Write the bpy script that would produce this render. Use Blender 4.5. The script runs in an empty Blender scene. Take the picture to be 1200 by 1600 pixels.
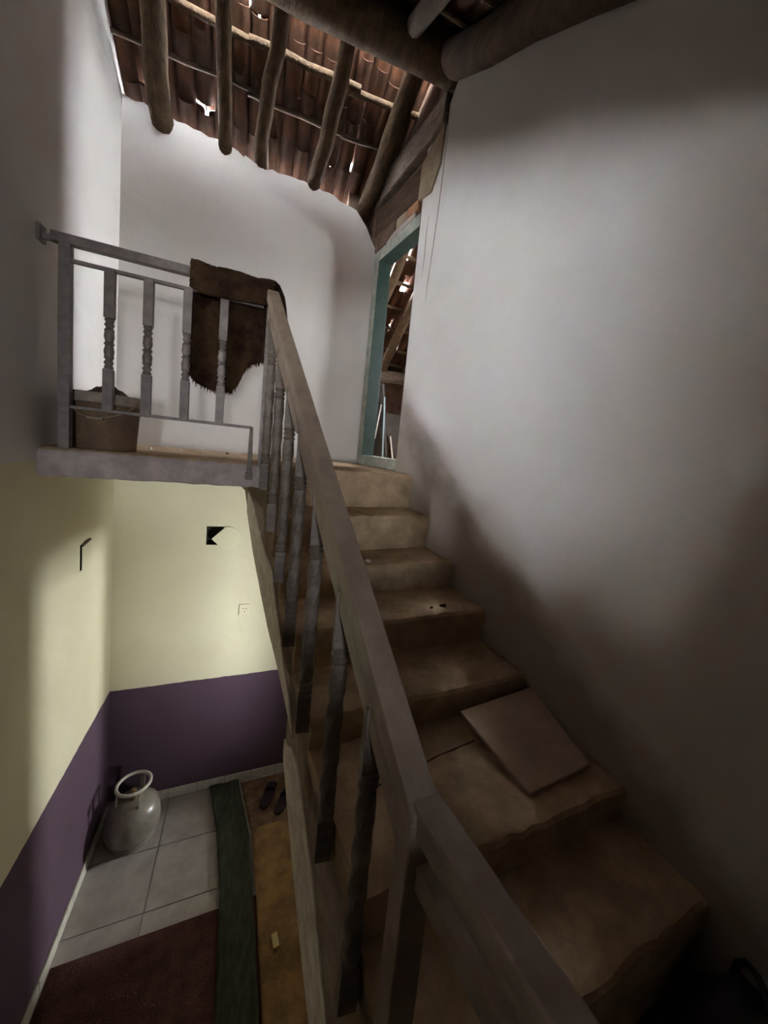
import bpy, bmesh, math, random
from mathutils import Vector, Matrix
random.seed(7)
scene = bpy.context.scene
COL = scene.collection

# ------------------------------------------------------------------ camera
cam_d = bpy.data.cameras.new('camera')
cam = bpy.data.objects.new('camera', cam_d)
COL.objects.link(cam)
scene.camera = cam
FPX, CX, CY = 578.684, 647.593, 770.806
cam_d.sensor_fit = 'HORIZONTAL'
cam_d.sensor_width = 36.0
cam_d.lens = FPX * 36.0 / 1200.0
cam_d.shift_x = (600 - CX) / 1200.0
cam_d.shift_y = (CY - 800) / 1200.0
cam_d.clip_start = 0.02
YAW, PIT, ROL = 0.4233, -0.1060, 0.1074
_f = Vector((math.sin(YAW) * math.cos(PIT), math.cos(YAW) * math.cos(PIT), math.sin(PIT)))
_r = Vector((math.cos(YAW), -math.sin(YAW), 0))
_u = _r.cross(_f)
_r2 = _r * math.cos(ROL) + _u * math.sin(ROL)
_u2 = -_r * math.sin(ROL) + _u * math.cos(ROL)
cam.matrix_world = Matrix((
    (_r2.x, _u2.x, -_f.x, 0), (_r2.y, _u2.y, -_f.y, 0), (_r2.z, _u2.z, -_f.z, 0), (0, 0, 0, 1)))

# ------------------------------------------------------------------ sky, sun, exposure
world = bpy.data.worlds.new('sky')
scene.world = world
world.use_nodes = True
wn = world.node_tree.nodes
wn['Background'].inputs['Color'].default_value = (0.90, 0.95, 1.0, 1)
wn['Background'].inputs['Strength'].default_value = 250.0

def portal(name, loc, direction, sx, sy):
    d = bpy.data.lights.new(name, 'AREA')
    d.shape = 'RECTANGLE'
    d.size, d.size_y = sx, sy
    d.cycles.is_portal = True
    o = bpy.data.objects.new(name, d)
    COL.objects.link(o)
    o.location = loc
    o.rotation_euler = Vector(direction).to_track_quat('-Z', 'Z').to_euler()
    return o


vs = scene.view_settings
vs.view_transform = 'Standard'
vs.look = 'None'
vs.gamma = 1.0
vs.use_curve_mapping = False
vs.exposure = 0.0
scene.cycles.use_denoising = True
scene.cycles.max_bounces = 10
scene.cycles.diffuse_bounces = 8
scene.cycles.sample_clamp_indirect = 20.0

# ------------------------------------------------------------------ measures
XL = -0.84            # left wall
YB = 3.12             # back wall
ZG = -2.912           # ground floor
ZL = -0.139           # upper landing
YF = 2.12             # front edge of the landing
ZM = -1.38            # mid landing of the stair
T8 = math.tan(math.radians(8))
C8, S8 = math.cos(math.radians(8)), math.sin(math.radians(8))
YFR = -1.3            # wall behind the camera


def xr(y):            # right wall
    return 0.83 + T8 * (YB - y)


def wp(u, z, off=0.0):   # point on the right wall; off > 0 towards the room
    return Vector((0.83 + S8 * u - C8 * off, YB - C8 * u - S8 * off, z))


def xs(y, c=0.055):   # railing plane
    return c + T8 * (2.12 - y)


def zb(y):            # underside of the tiles, slope to the back
    return 2.03 + 0.64 * (YB - y)


def zf(y):            # underside of the tiles, slope to the front
    return 2.40 - 0.48 * (2.3 - y)


# ------------------------------------------------------------------ materials
def mat(name, color, rough=0.85, spec=0.3, metal=0.0, var=0.0, var_scale=6.0, color2=None,
        bump=0.0, bump_scale=60.0, stretch=None):
    m = bpy.data.materials.new(name)
    m.use_nodes = True
    nt = m.node_tree
    b = nt.nodes['Principled BSDF']
    b.inputs['Roughness'].default_value = rough
    b.inputs['Specular IOR Level'].default_value = spec
    b.inputs['Metallic'].default_value = metal
    b.inputs['Base Color'].default_value = (*color, 1)
    tc = nt.nodes.new('ShaderNodeTexCoord')
    mp = nt.nodes.new('ShaderNodeMapping')
    nt.links.new(tc.outputs['Object'], mp.inputs['Vector'])
    if stretch:
        mp.inputs['Scale'].default_value = stretch
    if color2 is not None or var > 0:
        n = nt.nodes.new('ShaderNodeTexNoise')
        n.inputs['Scale'].default_value = var_scale
        n.inputs['Detail'].default_value = 6
        n.inputs['Roughness'].default_value = 0.65
        nt.links.new(mp.outputs[0], n.inputs['Vector'])
        r = nt.nodes.new('ShaderNodeValToRGB')
        c2 = color2 if color2 is not None else tuple(c * (1 - var) for c in color)
        r.color_ramp.elements[0].position = 0.38
        r.color_ramp.elements[1].position = 0.62
        r.color_ramp.elements[0].color = (*c2, 1)
        r.color_ramp.elements[1].color = (*color, 1)
        nt.links.new(n.outputs['Fac'], r.inputs['Fac'])
        nt.links.new(r.outputs['Color'], b.inputs['Base Color'])
    if bump > 0:
        n2 = nt.nodes.new('ShaderNodeTexNoise')
        n2.inputs['Scale'].default_value = bump_scale
        n2.inputs['Detail'].default_value = 5
        nt.links.new(mp.outputs[0], n2.inputs['Vector'])
        bp = nt.nodes.new('ShaderNodeBump')
        bp.inputs['Strength'].default_value = bump
        bp.inputs['Distance'].default_value = 0.01
        nt.links.new(n2.outputs['Fac'], bp.inputs['Height'])
        nt.links.new(bp.outputs['Normal'], b.inputs['Normal'])
    return m


def zoned(name, zones, bump=0.25, var=0.08, stain=None):
    """wall paint in flat zones by height: zones = [(z_top, colour), ...] from the floor up"""
    m = bpy.data.materials.new(name)
    m.use_nodes = True
    nt = m.node_tree
    L = nt.links.new
    b = nt.nodes['Principled BSDF']
    b.inputs['Roughness'].default_value = 0.75
    b.inputs['Specular IOR Level'].default_value = 0.25
    g = nt.nodes.new('ShaderNodeNewGeometry')
    sx = nt.nodes.new('ShaderNodeSeparateXYZ')
    L(g.outputs['Position'], sx.inputs[0])
    wob = nt.nodes.new('ShaderNodeTexNoise')
    wob.inputs['Scale'].default_value = 14
    L(g.outputs['Position'], wob.inputs['Vector'])
    wm = nt.nodes.new('ShaderNodeMath')
    wm.operation = 'MULTIPLY_ADD'
    L(wob.outputs['Fac'], wm.inputs[0])
    wm.inputs[1].default_value = 0.014
    L(sx.outputs['Z'], wm.inputs[2])
    prev = None
    for i, (zt, c) in enumerate(zones):
        rgb = nt.nodes.new('ShaderNodeRGB')
        rgb.outputs[0].default_value = (*c, 1)
        if prev is None:
            prev = rgb.outputs[0]
        else:
            cmpn = nt.nodes.new('ShaderNodeMath')
            cmpn.operation = 'GREATER_THAN'
            L(wm.outputs[0], cmpn.inputs[0])
            cmpn.inputs[1].default_value = zones[i - 1][0] + 0.007
            mx = nt.nodes.new('ShaderNodeMix')
            mx.data_type = 'RGBA'
            L(cmpn.outputs[0], mx.inputs['Factor'])
            L(prev, mx.inputs['A'])
            L(rgb.outputs[0], mx.inputs['B'])
            prev = mx.outputs['Result']
    n = nt.nodes.new('ShaderNodeTexNoise')
    n.inputs['Scale'].default_value = 2.2
    n.inputs['Detail'].default_value = 7
    L(g.outputs['Position'], n.inputs['Vector'])
    r = nt.nodes.new('ShaderNodeValToRGB')
    r.color_ramp.elements[0].position = 0.3
    r.color_ramp.elements[1].position = 0.7
    k = 1 - var
    r.color_ramp.elements[0].color = (k, k * 0.98, k * 0.95, 1)
    r.color_ramp.elements[1].color = (1, 1, 1, 1)
    L(n.outputs['Fac'], r.inputs['Fac'])
    mul = nt.nodes.new('ShaderNodeMix')
    mul.data_type = 'RGBA'
    mul.blend_type = 'MULTIPLY'
    mul.inputs['Factor'].default_value = 1
    L(prev, mul.inputs['A'])
    L(r.outputs['Color'], mul.inputs['B'])
    out = mul.outputs['Result']
    if stain:
        # rubbed-in brown dirt hugging the line of the steps: z < a + s*y
        a, s, width, colr = stain
        m1 = nt.nodes.new('ShaderNodeMath')
        m1.operation = 'MULTIPLY_ADD'
        L(sx.outputs['Y'], m1.inputs[0])
        m1.inputs[1].default_value = -s
        L(sx.outputs['Z'], m1.inputs[2])          # z - s*y
        n3 = nt.nodes.new('ShaderNodeTexNoise')
        n3.inputs['Scale'].default_value = 7
        n3.inputs['Detail'].default_value = 6
        L(g.outputs['Position'], n3.inputs['Vector'])
        m2 = nt.nodes.new('ShaderNodeMath')
        m2.operation = 'MULTIPLY_ADD'
        L(n3.outputs['Fac'], m2.inputs[0])
        m2.inputs[1].default_value = -width * 1.6
        L(m1.outputs[0], m2.inputs[2])
        mr = nt.nodes.new('ShaderNodeMapRange')
        L(m2.outputs[0], mr.inputs['Value'])
        mr.inputs['From Min'].default_value = a - width
        mr.inputs['From Max'].default_value = a
        mr.inputs['To Min'].default_value = 0.65
        mr.inputs['To Max'].default_value = 0.0
        mx = nt.nodes.new('ShaderNodeMix')
        mx.data_type = 'RGBA'
        L(mr.outputs[0], mx.inputs['Factor'])
        L(out, mx.inputs['A'])
        mx.inputs['B'].default_value = (*colr, 1)
        out = mx.outputs['Result']
    L(out, b.inputs['Base Color'])
    n2 = nt.nodes.new('ShaderNodeTexNoise')
    n2.inputs['Scale'].default_value = 9
    n2.inputs['Detail'].default_value = 8
    L(g.outputs['Position'], n2.inputs['Vector'])
    bp = nt.nodes.new('ShaderNodeBump')
    bp.inputs['Strength'].default_value = bump
    bp.inputs['Distance'].default_value = 0.02
    L(n2.outputs['Fac'], bp.inputs['Height'])
    L(bp.outputs['Normal'], b.inputs['Normal'])
    return m


WHITE = (0.68, 0.645, 0.62)
CREAM = (0.70, 0.655, 0.46)
PURPLE = (0.09, 0.054, 0.078)
M = {}
M['wall'] = zoned('paint_back_and_left', [(-1.945, PURPLE), (-0.2, CREAM), (9, WHITE)])
M['wall_r'] = zoned('paint_right', [(-1.945, PURPLE), (-1.42, CREAM), (9, WHITE)],
                    stain=(-1.30, 0.60, 0.15, (0.19, 0.135, 0.085)))
M['plain'] = mat('limewash', (0.5, 0.48, 0.45), var=0.1, bump=0.2, bump_scale=12)
M['slab'] = mat('landing_plaster', (0.48, 0.4, 0.375), var=0.3, var_scale=9, bump=0.5, bump_scale=25)
M['dust'] = mat('dusty_concrete', (0.47, 0.335, 0.21), color2=(0.31, 0.215, 0.13), var_scale=9, bump=0.6, bump_scale=40)
M['side'] = mat('bare_concrete', (0.34, 0.27, 0.21), color2=(0.24, 0.18, 0.135), var_scale=14, bump=0.5, bump_scale=40)
M['whiteband'] = mat('stair_side_plaster', (0.84, 0.78, 0.71), color2=(0.62, 0.54, 0.46), var_scale=18, bump=0.5, bump_scale=45)
M['floor_tile'] = mat('grey_floor_tile', (0.36, 0.32, 0.29), color2=(0.27, 0.23, 0.205), var_scale=5, rough=0.45, spec=0.4)
M['grout'] = mat('floor_grout', (0.22, 0.19, 0.17))
M['skirt'] = mat('skirting_tile', (0.58, 0.55, 0.45), var=0.25, var_scale=20, rough=0.5)
M['metal'] = mat('grey_painted_steel', (0.21, 0.172, 0.155), color2=(0.145, 0.118, 0.105), var_scale=25, rough=0.5, spec=0.45, bump=0.15, bump_scale=120)
M['metal2'] = mat('worn_steel_handrail', (0.285, 0.215, 0.16), color2=(0.195, 0.145, 0.108), var_scale=12, rough=0.42, spec=0.5, bump=0.12, bump_scale=120)
M['iron'] = mat('dark_twisted_iron', (0.17, 0.13, 0.105), color2=(0.1, 0.077, 0.06), var_scale=30, rough=0.55, spec=0.4)
M['tile'] = mat('terracotta', (0.085, 0.031, 0.012), color2=(0.045, 0.018, 0.008), var_scale=8, bump=0.4, bump_scale=60)
M['wood'] = mat('old_pole_wood', (0.098, 0.06, 0.031), color2=(0.055, 0.034, 0.018), var_scale=5, bump=0.7, bump_scale=18, stretch=(6, 1, 6))
M['beam'] = mat('old_beam_wood', (0.085, 0.05, 0.03), color2=(0.045, 0.027, 0.017), var_scale=6, bump=0.6, bump_scale=20, stretch=(1, 1, 5))
M['greywood'] = mat('weathered_beam', (0.25, 0.195, 0.155), color2=(0.15, 0.115, 0.09), var_scale=7, bump=0.7, bump_scale=20, stretch=(2, 2, 7))
M['mud'] = mat('mud_infill', (0.15, 0.095, 0.065), color2=(0.09, 0.055, 0.04), var_scale=10, bump=0.9, bump_scale=25)
M['tanplaster'] = mat('tan_plaster', (0.36, 0.29, 0.20), color2=(0.25, 0.19, 0.13), var_scale=9, bump=0.6, bump_scale=30)
M['brick'] = mat('orange_brick', (0.40, 0.20, 0.10), color2=(0.28, 0.13, 0.07), var_scale=20, bump=0.6)
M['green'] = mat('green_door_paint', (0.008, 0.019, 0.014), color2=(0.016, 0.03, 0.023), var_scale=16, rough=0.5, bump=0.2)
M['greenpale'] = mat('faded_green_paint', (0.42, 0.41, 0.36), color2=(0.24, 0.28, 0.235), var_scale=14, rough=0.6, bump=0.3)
M['rug'] = mat('brown_pile', (0.020, 0.008, 0.006), color2=(0.055, 0.032, 0.015), var_scale=9, rough=1.0, spec=0.05, bump=1.0, bump_scale=140)
M['bucket'] = mat('muddy_plastic', (0.17, 0.105, 0.06), color2=(0.11, 0.07, 0.042), var_scale=12, rough=0.7, bump=0.4)
M['bucketrim'] = mat('dusty_rim', (0.36, 0.29, 0.23), var=0.4, var_scale=14, rough=0.8)
M['soil'] = mat('dry_mud', (0.09, 0.055, 0.035), var=0.4, var_scale=30, bump=1.0, bump_scale=60)
M['wire'] = mat('bucket_wire', (0.30, 0.24, 0.17), rough=0.6)
M['cyl'] = mat('gas_cylinder_paint', (0.21, 0.185, 0.14), color2=(0.15, 0.125, 0.095), var_scale=9, rough=0.3, spec=0.6, bump=0.1)
M['cylrim'] = mat('cylinder_ring', (0.44, 0.41, 0.33), rough=0.35, spec=0.6)
M['brass'] = mat('valve', (0.25, 0.17, 0.08), rough=0.4, metal=0.8)
M['dark'] = mat('painted_recess_shade', (0.02, 0.015, 0.012))  # near-black that paints shade into recesses and holes
M['plate'] = mat('cream_plate', (0.7, 0.65, 0.44), rough=0.45)
M['red'] = mat('red_carpet', (0.115, 0.05, 0.042), color2=(0.075, 0.036, 0.03), var_scale=14, rough=1.0, spec=0.05, bump=0.8, bump_scale=160)
M['greencloth'] = mat('green_runner', (0.068, 0.072, 0.05), color2=(0.038, 0.042, 0.03), var_scale=10, rough=1.0, spec=0.05, bump=0.6, bump_scale=90, stretch=(4, 1, 1))
M['ochre'] = mat('ochre_mat', (0.3, 0.18, 0.075), color2=(0.15, 0.092, 0.045), var_scale=7, rough=1.0, spec=0.05, bump=0.6, bump_scale=90)
M['brownmat'] = mat('brown_mat', (0.22, 0.14, 0.085), color2=(0.11, 0.06, 0.04), var_scale=12, rough=1.0, spec=0.05, bump=0.8, bump_scale=120)
M['sandal'] = mat('dark_sandal', (0.022, 0.009, 0.012), rough=0.6)
M['strap'] = mat('sandal_strap', (0.012, 0.008, 0.008), rough=0.5)
M['loose'] = mat('loose_tile', (0.46, 0.34, 0.25), color2=(0.39, 0.28, 0.2), var_scale=7, rough=0.6)
M['paper'] = mat('paper_scrap', (0.62, 0.55, 0.48), var=0.2, var_scale=30)
M['packet'] = mat('yellow_packet', (0.55, 0.45, 0.2), rough=0.5)
M['bag'] = mat('black_bag', (0.012, 0.009, 0.010), rough=0.6, bump=0.3, bump_scale=20)
M['sheet'] = mat('grey_sheet', (0.105, 0.095, 0.085), color2=(0.07, 0.06, 0.055), var_scale=8, rough=0.7, bump=0.3)
M['stripwhite'] = mat('pale_strip', (0.6, 0.56, 0.5), var=0.2, rough=0.6)
M['stripblue'] = mat('bluish_strip', (0.30, 0.42, 0.46), rough=0.5)


# ------------------------------------------------------------------ builders
def link(o, parent=None):
    COL.objects.link(o)
    if parent is not None:
        o.parent = parent
    return o


def tag(o, label=None, cat=None, group=None, kind=None):
    if label:
        o['label'] = label
    if cat:
        o['category'] = cat
    if group:
        o['group'] = group
    if kind:
        o['kind'] = kind
    return o


def empty(name, loc=(0, 0, 0), rz=0.0):
    o = bpy.data.objects.new(name, None)
    o.empty_display_size = 0.1
    o.location = loc
    o.rotation_euler = (0, 0, rz)
    COL.objects.link(o)
    return o


class MB:
    def __init__(self):
        self.v, self.f, self.m = [], [], []

    def add(self, vs, fs, mi=0):
        n = len(self.v)
        self.v += [tuple(p) for p in vs]
        self.f += [tuple(i + n for i in f) for f in fs]
        self.m += [mi] * len(fs)
        return self

    def box(self, x0, x1, y0, y1, z0, z1, mi=0):
        vs = [(x, y, z) for x in (x0, x1) for y in (y0, y1) for z in (z0, z1)]
        return self.add(vs, [(0, 1, 3, 2), (4, 6, 7, 5), (0, 4, 5, 1), (2, 3, 7, 6), (0, 2, 6, 4), (1, 5, 7, 3)], mi)

    def hexa(self, a, b, mi=0):
        """a, b: two matching polygons (end caps) joined by side faces"""
        n = len(a)
        fs = [tuple(range(n))[::-1], tuple(range(n, 2 * n))]
        fs += [(i, (i + 1) % n, n + (i + 1) % n, n + i) for i in range(n)]
        return self.add(list(a) + list(b), fs, mi)

    def tube(self, pts, rad, seg=10, mi=0, cap=True, jit=0.0):
        pts = [Vector(p) for p in pts]
        rings = []
        ref = None
        for i, p in enumerate(pts):
            t = (pts[min(i + 1, len(pts) - 1)] - pts[max(i - 1, 0)]).normalized()
            if ref is None:
                ref = Vector((0, 0, 1)) if abs(t.z) < 0.9 else Vector((1, 0, 0))
            a = (ref - t * ref.dot(t)).normalized()
            ref = a
            b = t.cross(a)
            r = rad[i] if isinstance(rad, (list, tuple)) else rad
            ring = []
            for k in range(seg):
                th = 2 * math.pi * k / seg
                rr = r * (1 + random.uniform(-jit, jit))
                ring.append(p + a * math.cos(th) * rr + b * math.sin(th) * rr)
            rings.append(ring)
        vs = [v for r in rings for v in r]
        fs = []
        for i in range(len(rings) - 1):
            for k in range(seg):
                fs.append((i * seg + k, i * seg + (k + 1) % seg, (i + 1) * seg + (k + 1) % seg, (i + 1) * seg + k))
        if cap:
            fs.append(tuple(range(seg))[::-1])
            fs.append(tuple(range((len(rings) - 1) * seg, len(rings) * seg)))
        return self.add(vs, fs, mi)

    def lathe(self, prof, seg=24, mi=0, c=(0, 0)):
        vs, fs = [], []
        for (r, z) in prof:
            for k in range(seg):
                th = 2 * math.pi * k / seg
                vs.append((c[0] + r * math.cos(th), c[1] + r * math.sin(th), z))
        for i in range(len(prof) - 1):
            for k in range(seg):
                fs.append((i * seg + k, i * seg + (k + 1) % seg, (i + 1) * seg + (k + 1) % seg, (i + 1) * seg + k))
        fs.append(tuple(range(seg))[::-1])
        fs.append(tuple(range((len(prof) - 1) * seg, len(prof) * seg)))
        return self.add(vs, fs, mi)

    def mesh(self, name, mats, smooth=None):
        me = bpy.data.meshes.new(name)
        me.from_pydata(self.v, [], self.f)
        for m in (mats if isinstance(mats, (list, tuple)) else [mats]):
            me.materials.append(m)
        me.polygons.foreach_set('material_index', self.m)
        bm = bmesh.new()
        bm.from_mesh(me)
        bmesh.ops.recalc_face_normals(bm, faces=bm.faces)
        bm.to_mesh(me)
        bm.free()
        if smooth is not None:
            me.polygons.foreach_set('use_smooth', [True] * len(me.polygons))
            if smooth > 0:
                me.set_sharp_from_angle(angle=math.radians(smooth))
        me.update()
        return me

    def build(self, name, mats, parent=None, smooth=None, bevel=0.0, seg=2):
        o = bpy.data.objects.new(name, self.mesh(name, mats, smooth))
        link(o, parent)
        if bevel > 0:
            md = o.modifiers.new('bevel', 'BEVEL')
            md.width = bevel
            md.segments = seg
            md.limit_method = 'ANGLE'
            md.angle_limit = math.radians(40)
        return o


def grid_wall(P, us, zs, holes, thick, top=None, top_back=None):
    """P(u, z, off) -> point; cells inside holes are left out; top(u) bends the top row"""
    mb = MB()
    idx = {}

    def vert(i, j, s):
        k = (i, j, s)
        if k not in idx:
            z = zs[j]
            if top is not None and j == len(zs) - 1:
                z = top_back(us[i]) if (s and top_back) else top(us[i])
            idx[k] = len(mb.v)
            mb.v.append(tuple(P(us[i], z, -thick if s else 0.0)))
        return idx[k]

    nu, nz = len(us) - 1, len(zs) - 1

    def solid(i, j):
        if not (0 <= i < nu and 0 <= j < nz):
            return False
        u, z = (us[i] + us[i + 1]) / 2, (zs[j] + zs[j + 1]) / 2
        return not any(a < u < b and c < z < d for a, b, c, d in holes)

    for i in range(nu):
        for j in range(nz):
            if not solid(i, j):
                continue
            A = [vert(i, j, 0), vert(i + 1, j, 0), vert(i + 1, j + 1, 0), vert(i, j + 1, 0)]
            B = [vert(i, j, 1), vert(i + 1, j, 1), vert(i + 1, j + 1, 1), vert(i, j + 1, 1)]
            fs = [tuple(A), tuple(B[::-1])]
            if not solid(i - 1, j):
                fs.append((A[0], A[3], B[3], B[0]))
            if not solid(i + 1, j):
                fs.append((A[1], B[1], B[2], A[2]))
            if not solid(i, j - 1):
                fs.append((A[0], B[0], B[1], A[1]))
            if not solid(i, j + 1):
                fs.append((A[3], A[2], B[2], B[3]))
            mb.f += fs
            mb.m += [0] * len(fs)
    return mb


def lerp_profile(pts):
    def f(x):
        if x <= pts[0][0]:
            return pts[0][1]
        for (a, za), (b, zb_) in zip(pts, pts[1:]):
            if x <= b:
                return za + (zb_ - za) * (x - a) / (b - a)
        return pts[-1][1]
    return f


def cuts(a, b, n, extra=()):
    s = sorted(set([round(a + (b - a) * i / n, 4) for i in range(n + 1)] + [round(e, 4) for e in extra]))
    return s


# ------------------------------------------------------------------ walls
# back wall, white above the landing, cream and purple below; a cut-out for an electric box
HOLE = (-0.272, -0.155, -0.852, -0.708)
back_top0 = lerp_profile([(-1.1, 2.0), (-0.84, 2.005), (-0.6, 1.965), (-0.28, 1.945), (-0.04, 1.885), (0.32, 1.89),
                          (0.62, 1.85), (0.72, 1.77), (0.83, 1.60), (0.9, 1.58), (1.5, 1.58)])
_rj = random.Random(3)
_jit = {}


def back_top(u):
    if u not in _jit:
        _jit[u] = _rj.uniform(-0.012, 0.012)
    return back_top0(u) + _jit[u]


us = cuts(XL - 0.2, 0.92, 44, (HOLE[0], HOLE[1], 0.83))
wb = grid_wall(lambda u, z, off: Vector((u, YB - off, z)), us, [ZG - 0.05, -2.0, HOLE[2], HOLE[3], -0.2, 1.2, 2.0],
               [HOLE], 0.25, back_top, lambda u: min(back_top(u), zb(YB + 0.25) - 0.012 + 0.3 * _jit[u]))
wall_back = tag(wb.build('wall_back', M['wall']), 'plastered back wall, white above the landing, cream and purple below', kind='structure')
# lower back wall goes on behind the stair
wb2 = MB().box(0.92, 1.6, YB, YB + 0.25, ZG - 0.05, ZL - 0.02)
wb2.build('wall_section', M['wall'], wall_back)

# left wall; its top follows the roof


LO = (0.10, 1.80, -0.4)      # wide opening to the added left room: y0, y1, sill


def left_top(y):
    z = zb(y) + 0.10 if y > 2.22 else zf(y) + 0.12
    return min(z, zb(2.24) + 0.1)
    return z


us = cuts(YFR - 0.2, YB + 0.25, 40, (2.575, 2.605, 2.22, 2.3, LO[0], LO[1]))
SLIT = (2.575, 2.605, -0.857, -0.705)
wl = grid_wall(lambda u, z, off: Vector((XL + off, u, z)), us, [ZG - 0.05, -2.0, SLIT[2], SLIT[3], -0.2, 0.2, 2.0],
               [SLIT, (LO[0], LO[1], LO[2], 9)], 0.22, left_top)
wall_left = tag(wl.build('wall_left', M['wall']), 'plastered left wall, white above, cream over purple below', kind='structure')

# unseen zigzag sill, added to soften the lower edge of the light
pz = (0.66, 0.10, 0.40, 0.02, 0.55, 0.30, 0.06, 0.52, 0.12, 0.34, 0.05, 0.60)
py_ = [LO[0] + (LO[1] - LO[0]) * i / (len(pz) - 1) for i in range(len(pz))]
mb = MB()
for i in range(len(pz) - 1):
    q = [(py_[i], -0.2), (py_[i + 1], -0.2), (py_[i + 1], pz[i + 1]), (py_[i], pz[i])]
    mb.hexa([(XL, y_, z_) for y_, z_ in q], [(XL - 0.12, y_, z_) for y_, z_ in q])
mb.build('light_softening_sill', M['wall'], wall_left)

# right wall, 8 degrees off square: attic doorway above, openings cut below to pass side-room light
DU = 0.70
right_top = lerp_profile([(-0.1, 2.0), (0.7, 2.0), (0.90, 2.02), (0.98, 2.17), (1.0, 2.16), (2.1, 1.64), (4.6, 0.44)])
us = cuts(-0.05, 4.6, 40, (0.0, DU, 0.93, 0.15, 1.38, 1.99))
wr = grid_wall(lambda u, z, off: wp(u, z, off), us, [ZG - 0.05, -2.55, -1.95, -1.25, -0.97, -0.6, -0.16, 0.1, 2.0],
               [(0.15, 0.70, -2.55, -0.97), (1.38, 1.99, -1.95, -1.25), (-0.06, DU, -0.16, 3)], 0.13, right_top)
wall_right = tag(wr.build('wall_right', M['wall_r']), 'tall white plastered wall along the stair, rubbed brown by the steps', kind='structure')

# crack where the plaster meets the door surround
for pts in ([(0.925, 1.95), (0.918, 1.70), (0.908, 1.46), (0.895, 1.30), (0.872, 1.06), (0.868, 0.95)], [(0.80, 1.50), (0.793, 1.36), (0.80, 1.25), (0.788, 1.12)]):
    MB().tube([wp(u_, z_, 0.0005) for u_, z_ in pts], [0.0008] + [0.0028] * (len(pts) - 2) + [0.0006], 5).build('plaster_crack', M['side'], wall_right)

# wall behind the camera
FA = (-0.55, 0.60, -0.50, 0.50)       # opening sized to frame the beam from the added passage
wfm = MB()
wfm.box(XL - 0.2, FA[0], YFR - 0.2, YFR, ZG - 0.05, 1.2)
wfm.box(FA[1], 1.8, YFR - 0.2, YFR, ZG - 0.05, 1.2)
wfm.box(FA[0], FA[1], YFR - 0.2, YFR, ZG - 0.05, FA[2])
wfm.box(FA[0], FA[1], YFR - 0.2, YFR, FA[3], 1.2)
wall_front = tag(wfm.build('wall_front', M['plain']), 'plain wall behind the foot of the stair', kind='structure')
PYE = -7.0
PW = (-0.27, 0.27, -0.58, -0.06)      # daylight source added at the far end of the passage
pg = MB()  # unseen passage, added to keep the beam off the near walls
pg.box(-1.3, -1.15, PYE, YFR - 0.2, -1.4, 1.3)
pg.box(1.15, 1.3, PYE, YFR - 0.2, -1.4, 1.3)
pg.box(-1.3, PW[0], PYE - 0.15, PYE, -1.4, 1.3)
pg.box(PW[1], 1.3, PYE - 0.15, PYE, -1.4, 1.3)
pg.box(PW[0], PW[1], PYE - 0.15, PYE, -1.4, PW[2])
pg.box(PW[0], PW[1], PYE - 0.15, PYE, PW[3], 1.3)
tag(pg.build('wall_light_passage', M['mud']), 'mud walls of an unseen passage added to beam daylight forward', kind='structure')
tag(MB().box(-1.3, 1.3, PYE - 0.15, YFR - 0.2, -1.5, -1.4).build('floor_light_passage', M['grout']), 'floor of the unseen light passage', kind='structure')
tag(MB().box(-1.3, 1.3, PYE - 0.15, YFR - 0.2, 1.3, 1.4).build('ceiling_light_passage', M['beam']), 'boarded ceiling of the unseen light passage', kind='structure')
portal('daylight_portal', (0, PYE - 0.02, (PW[2] + PW[3]) / 2), (0, 1, 0), PW[1] - PW[0], PW[3] - PW[2])

# unseen side room below the attic, added to aim daylight into the lower well
sr = MB()
SX = 4.3
OD = (2.78, 3.22, -1.72, -1.12)      # outer opening, sized for a crisp patch on the left wall
OE = (1.42, 1.86, -2.05, -1.45)       # second opening, added to brighten the lower back wall
sr.box(1.32, OE[0], 0.7, 0.85, ZG, ZL - 0.2)
sr.box(OE[1], SX, 0.7, 0.85, ZG, ZL - 0.2)
sr.box(OE[0], OE[1], 0.7, 0.85, ZG, OE[2])
sr.box(OE[0], OE[1], 0.7, 0.85, OE[3], ZL - 0.2)
portal('daylight_portal', ((OE[0] + OE[1]) / 2, 0.72, (OE[2] + OE[3]) / 2), (0, 1, 0), OE[1] - OE[0], OE[3] - OE[2])
sr.box(0.9, SX, 3.6, 3.75, ZG, ZL - 0.2)
sr.box(SX, SX + 0.15, 0.7, OD[0], ZG, ZL - 0.2)
sr.box(SX, SX + 0.15, OD[1], 3.75, ZG, ZL - 0.2)
sr.box(SX, SX + 0.15, OD[0], OD[1], OD[3], ZL - 0.2)
sr.box(SX, SX + 0.15, OD[0], OD[1], ZG, OD[2])
tag(sr.build('wall_side_light_room', M['plain']), 'plain walls of an unseen side room added to aim daylight', kind='structure')
tag(MB().box(1.0, SX + 0.15, 0.7, 3.75, ZG - 0.05, ZG).build('floor_side_light_room', M['grout']), 'bare floor of the unseen added side room', kind='structure')
tag(MB().box(1.28, SX + 0.15, 0.7, 3.75, ZL - 0.2, ZL - 0.165).build('ceiling_side_light_room', M['plain']), 'plain ceiling of the unseen added side room', kind='structure')
portal('daylight_portal', (SX + 0.02, (OD[0] + OD[1]) / 2, (OD[2] + OD[3]) / 2), (-1, 0, 0), OD[1] - OD[0], OD[3] - OD[2])

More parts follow.
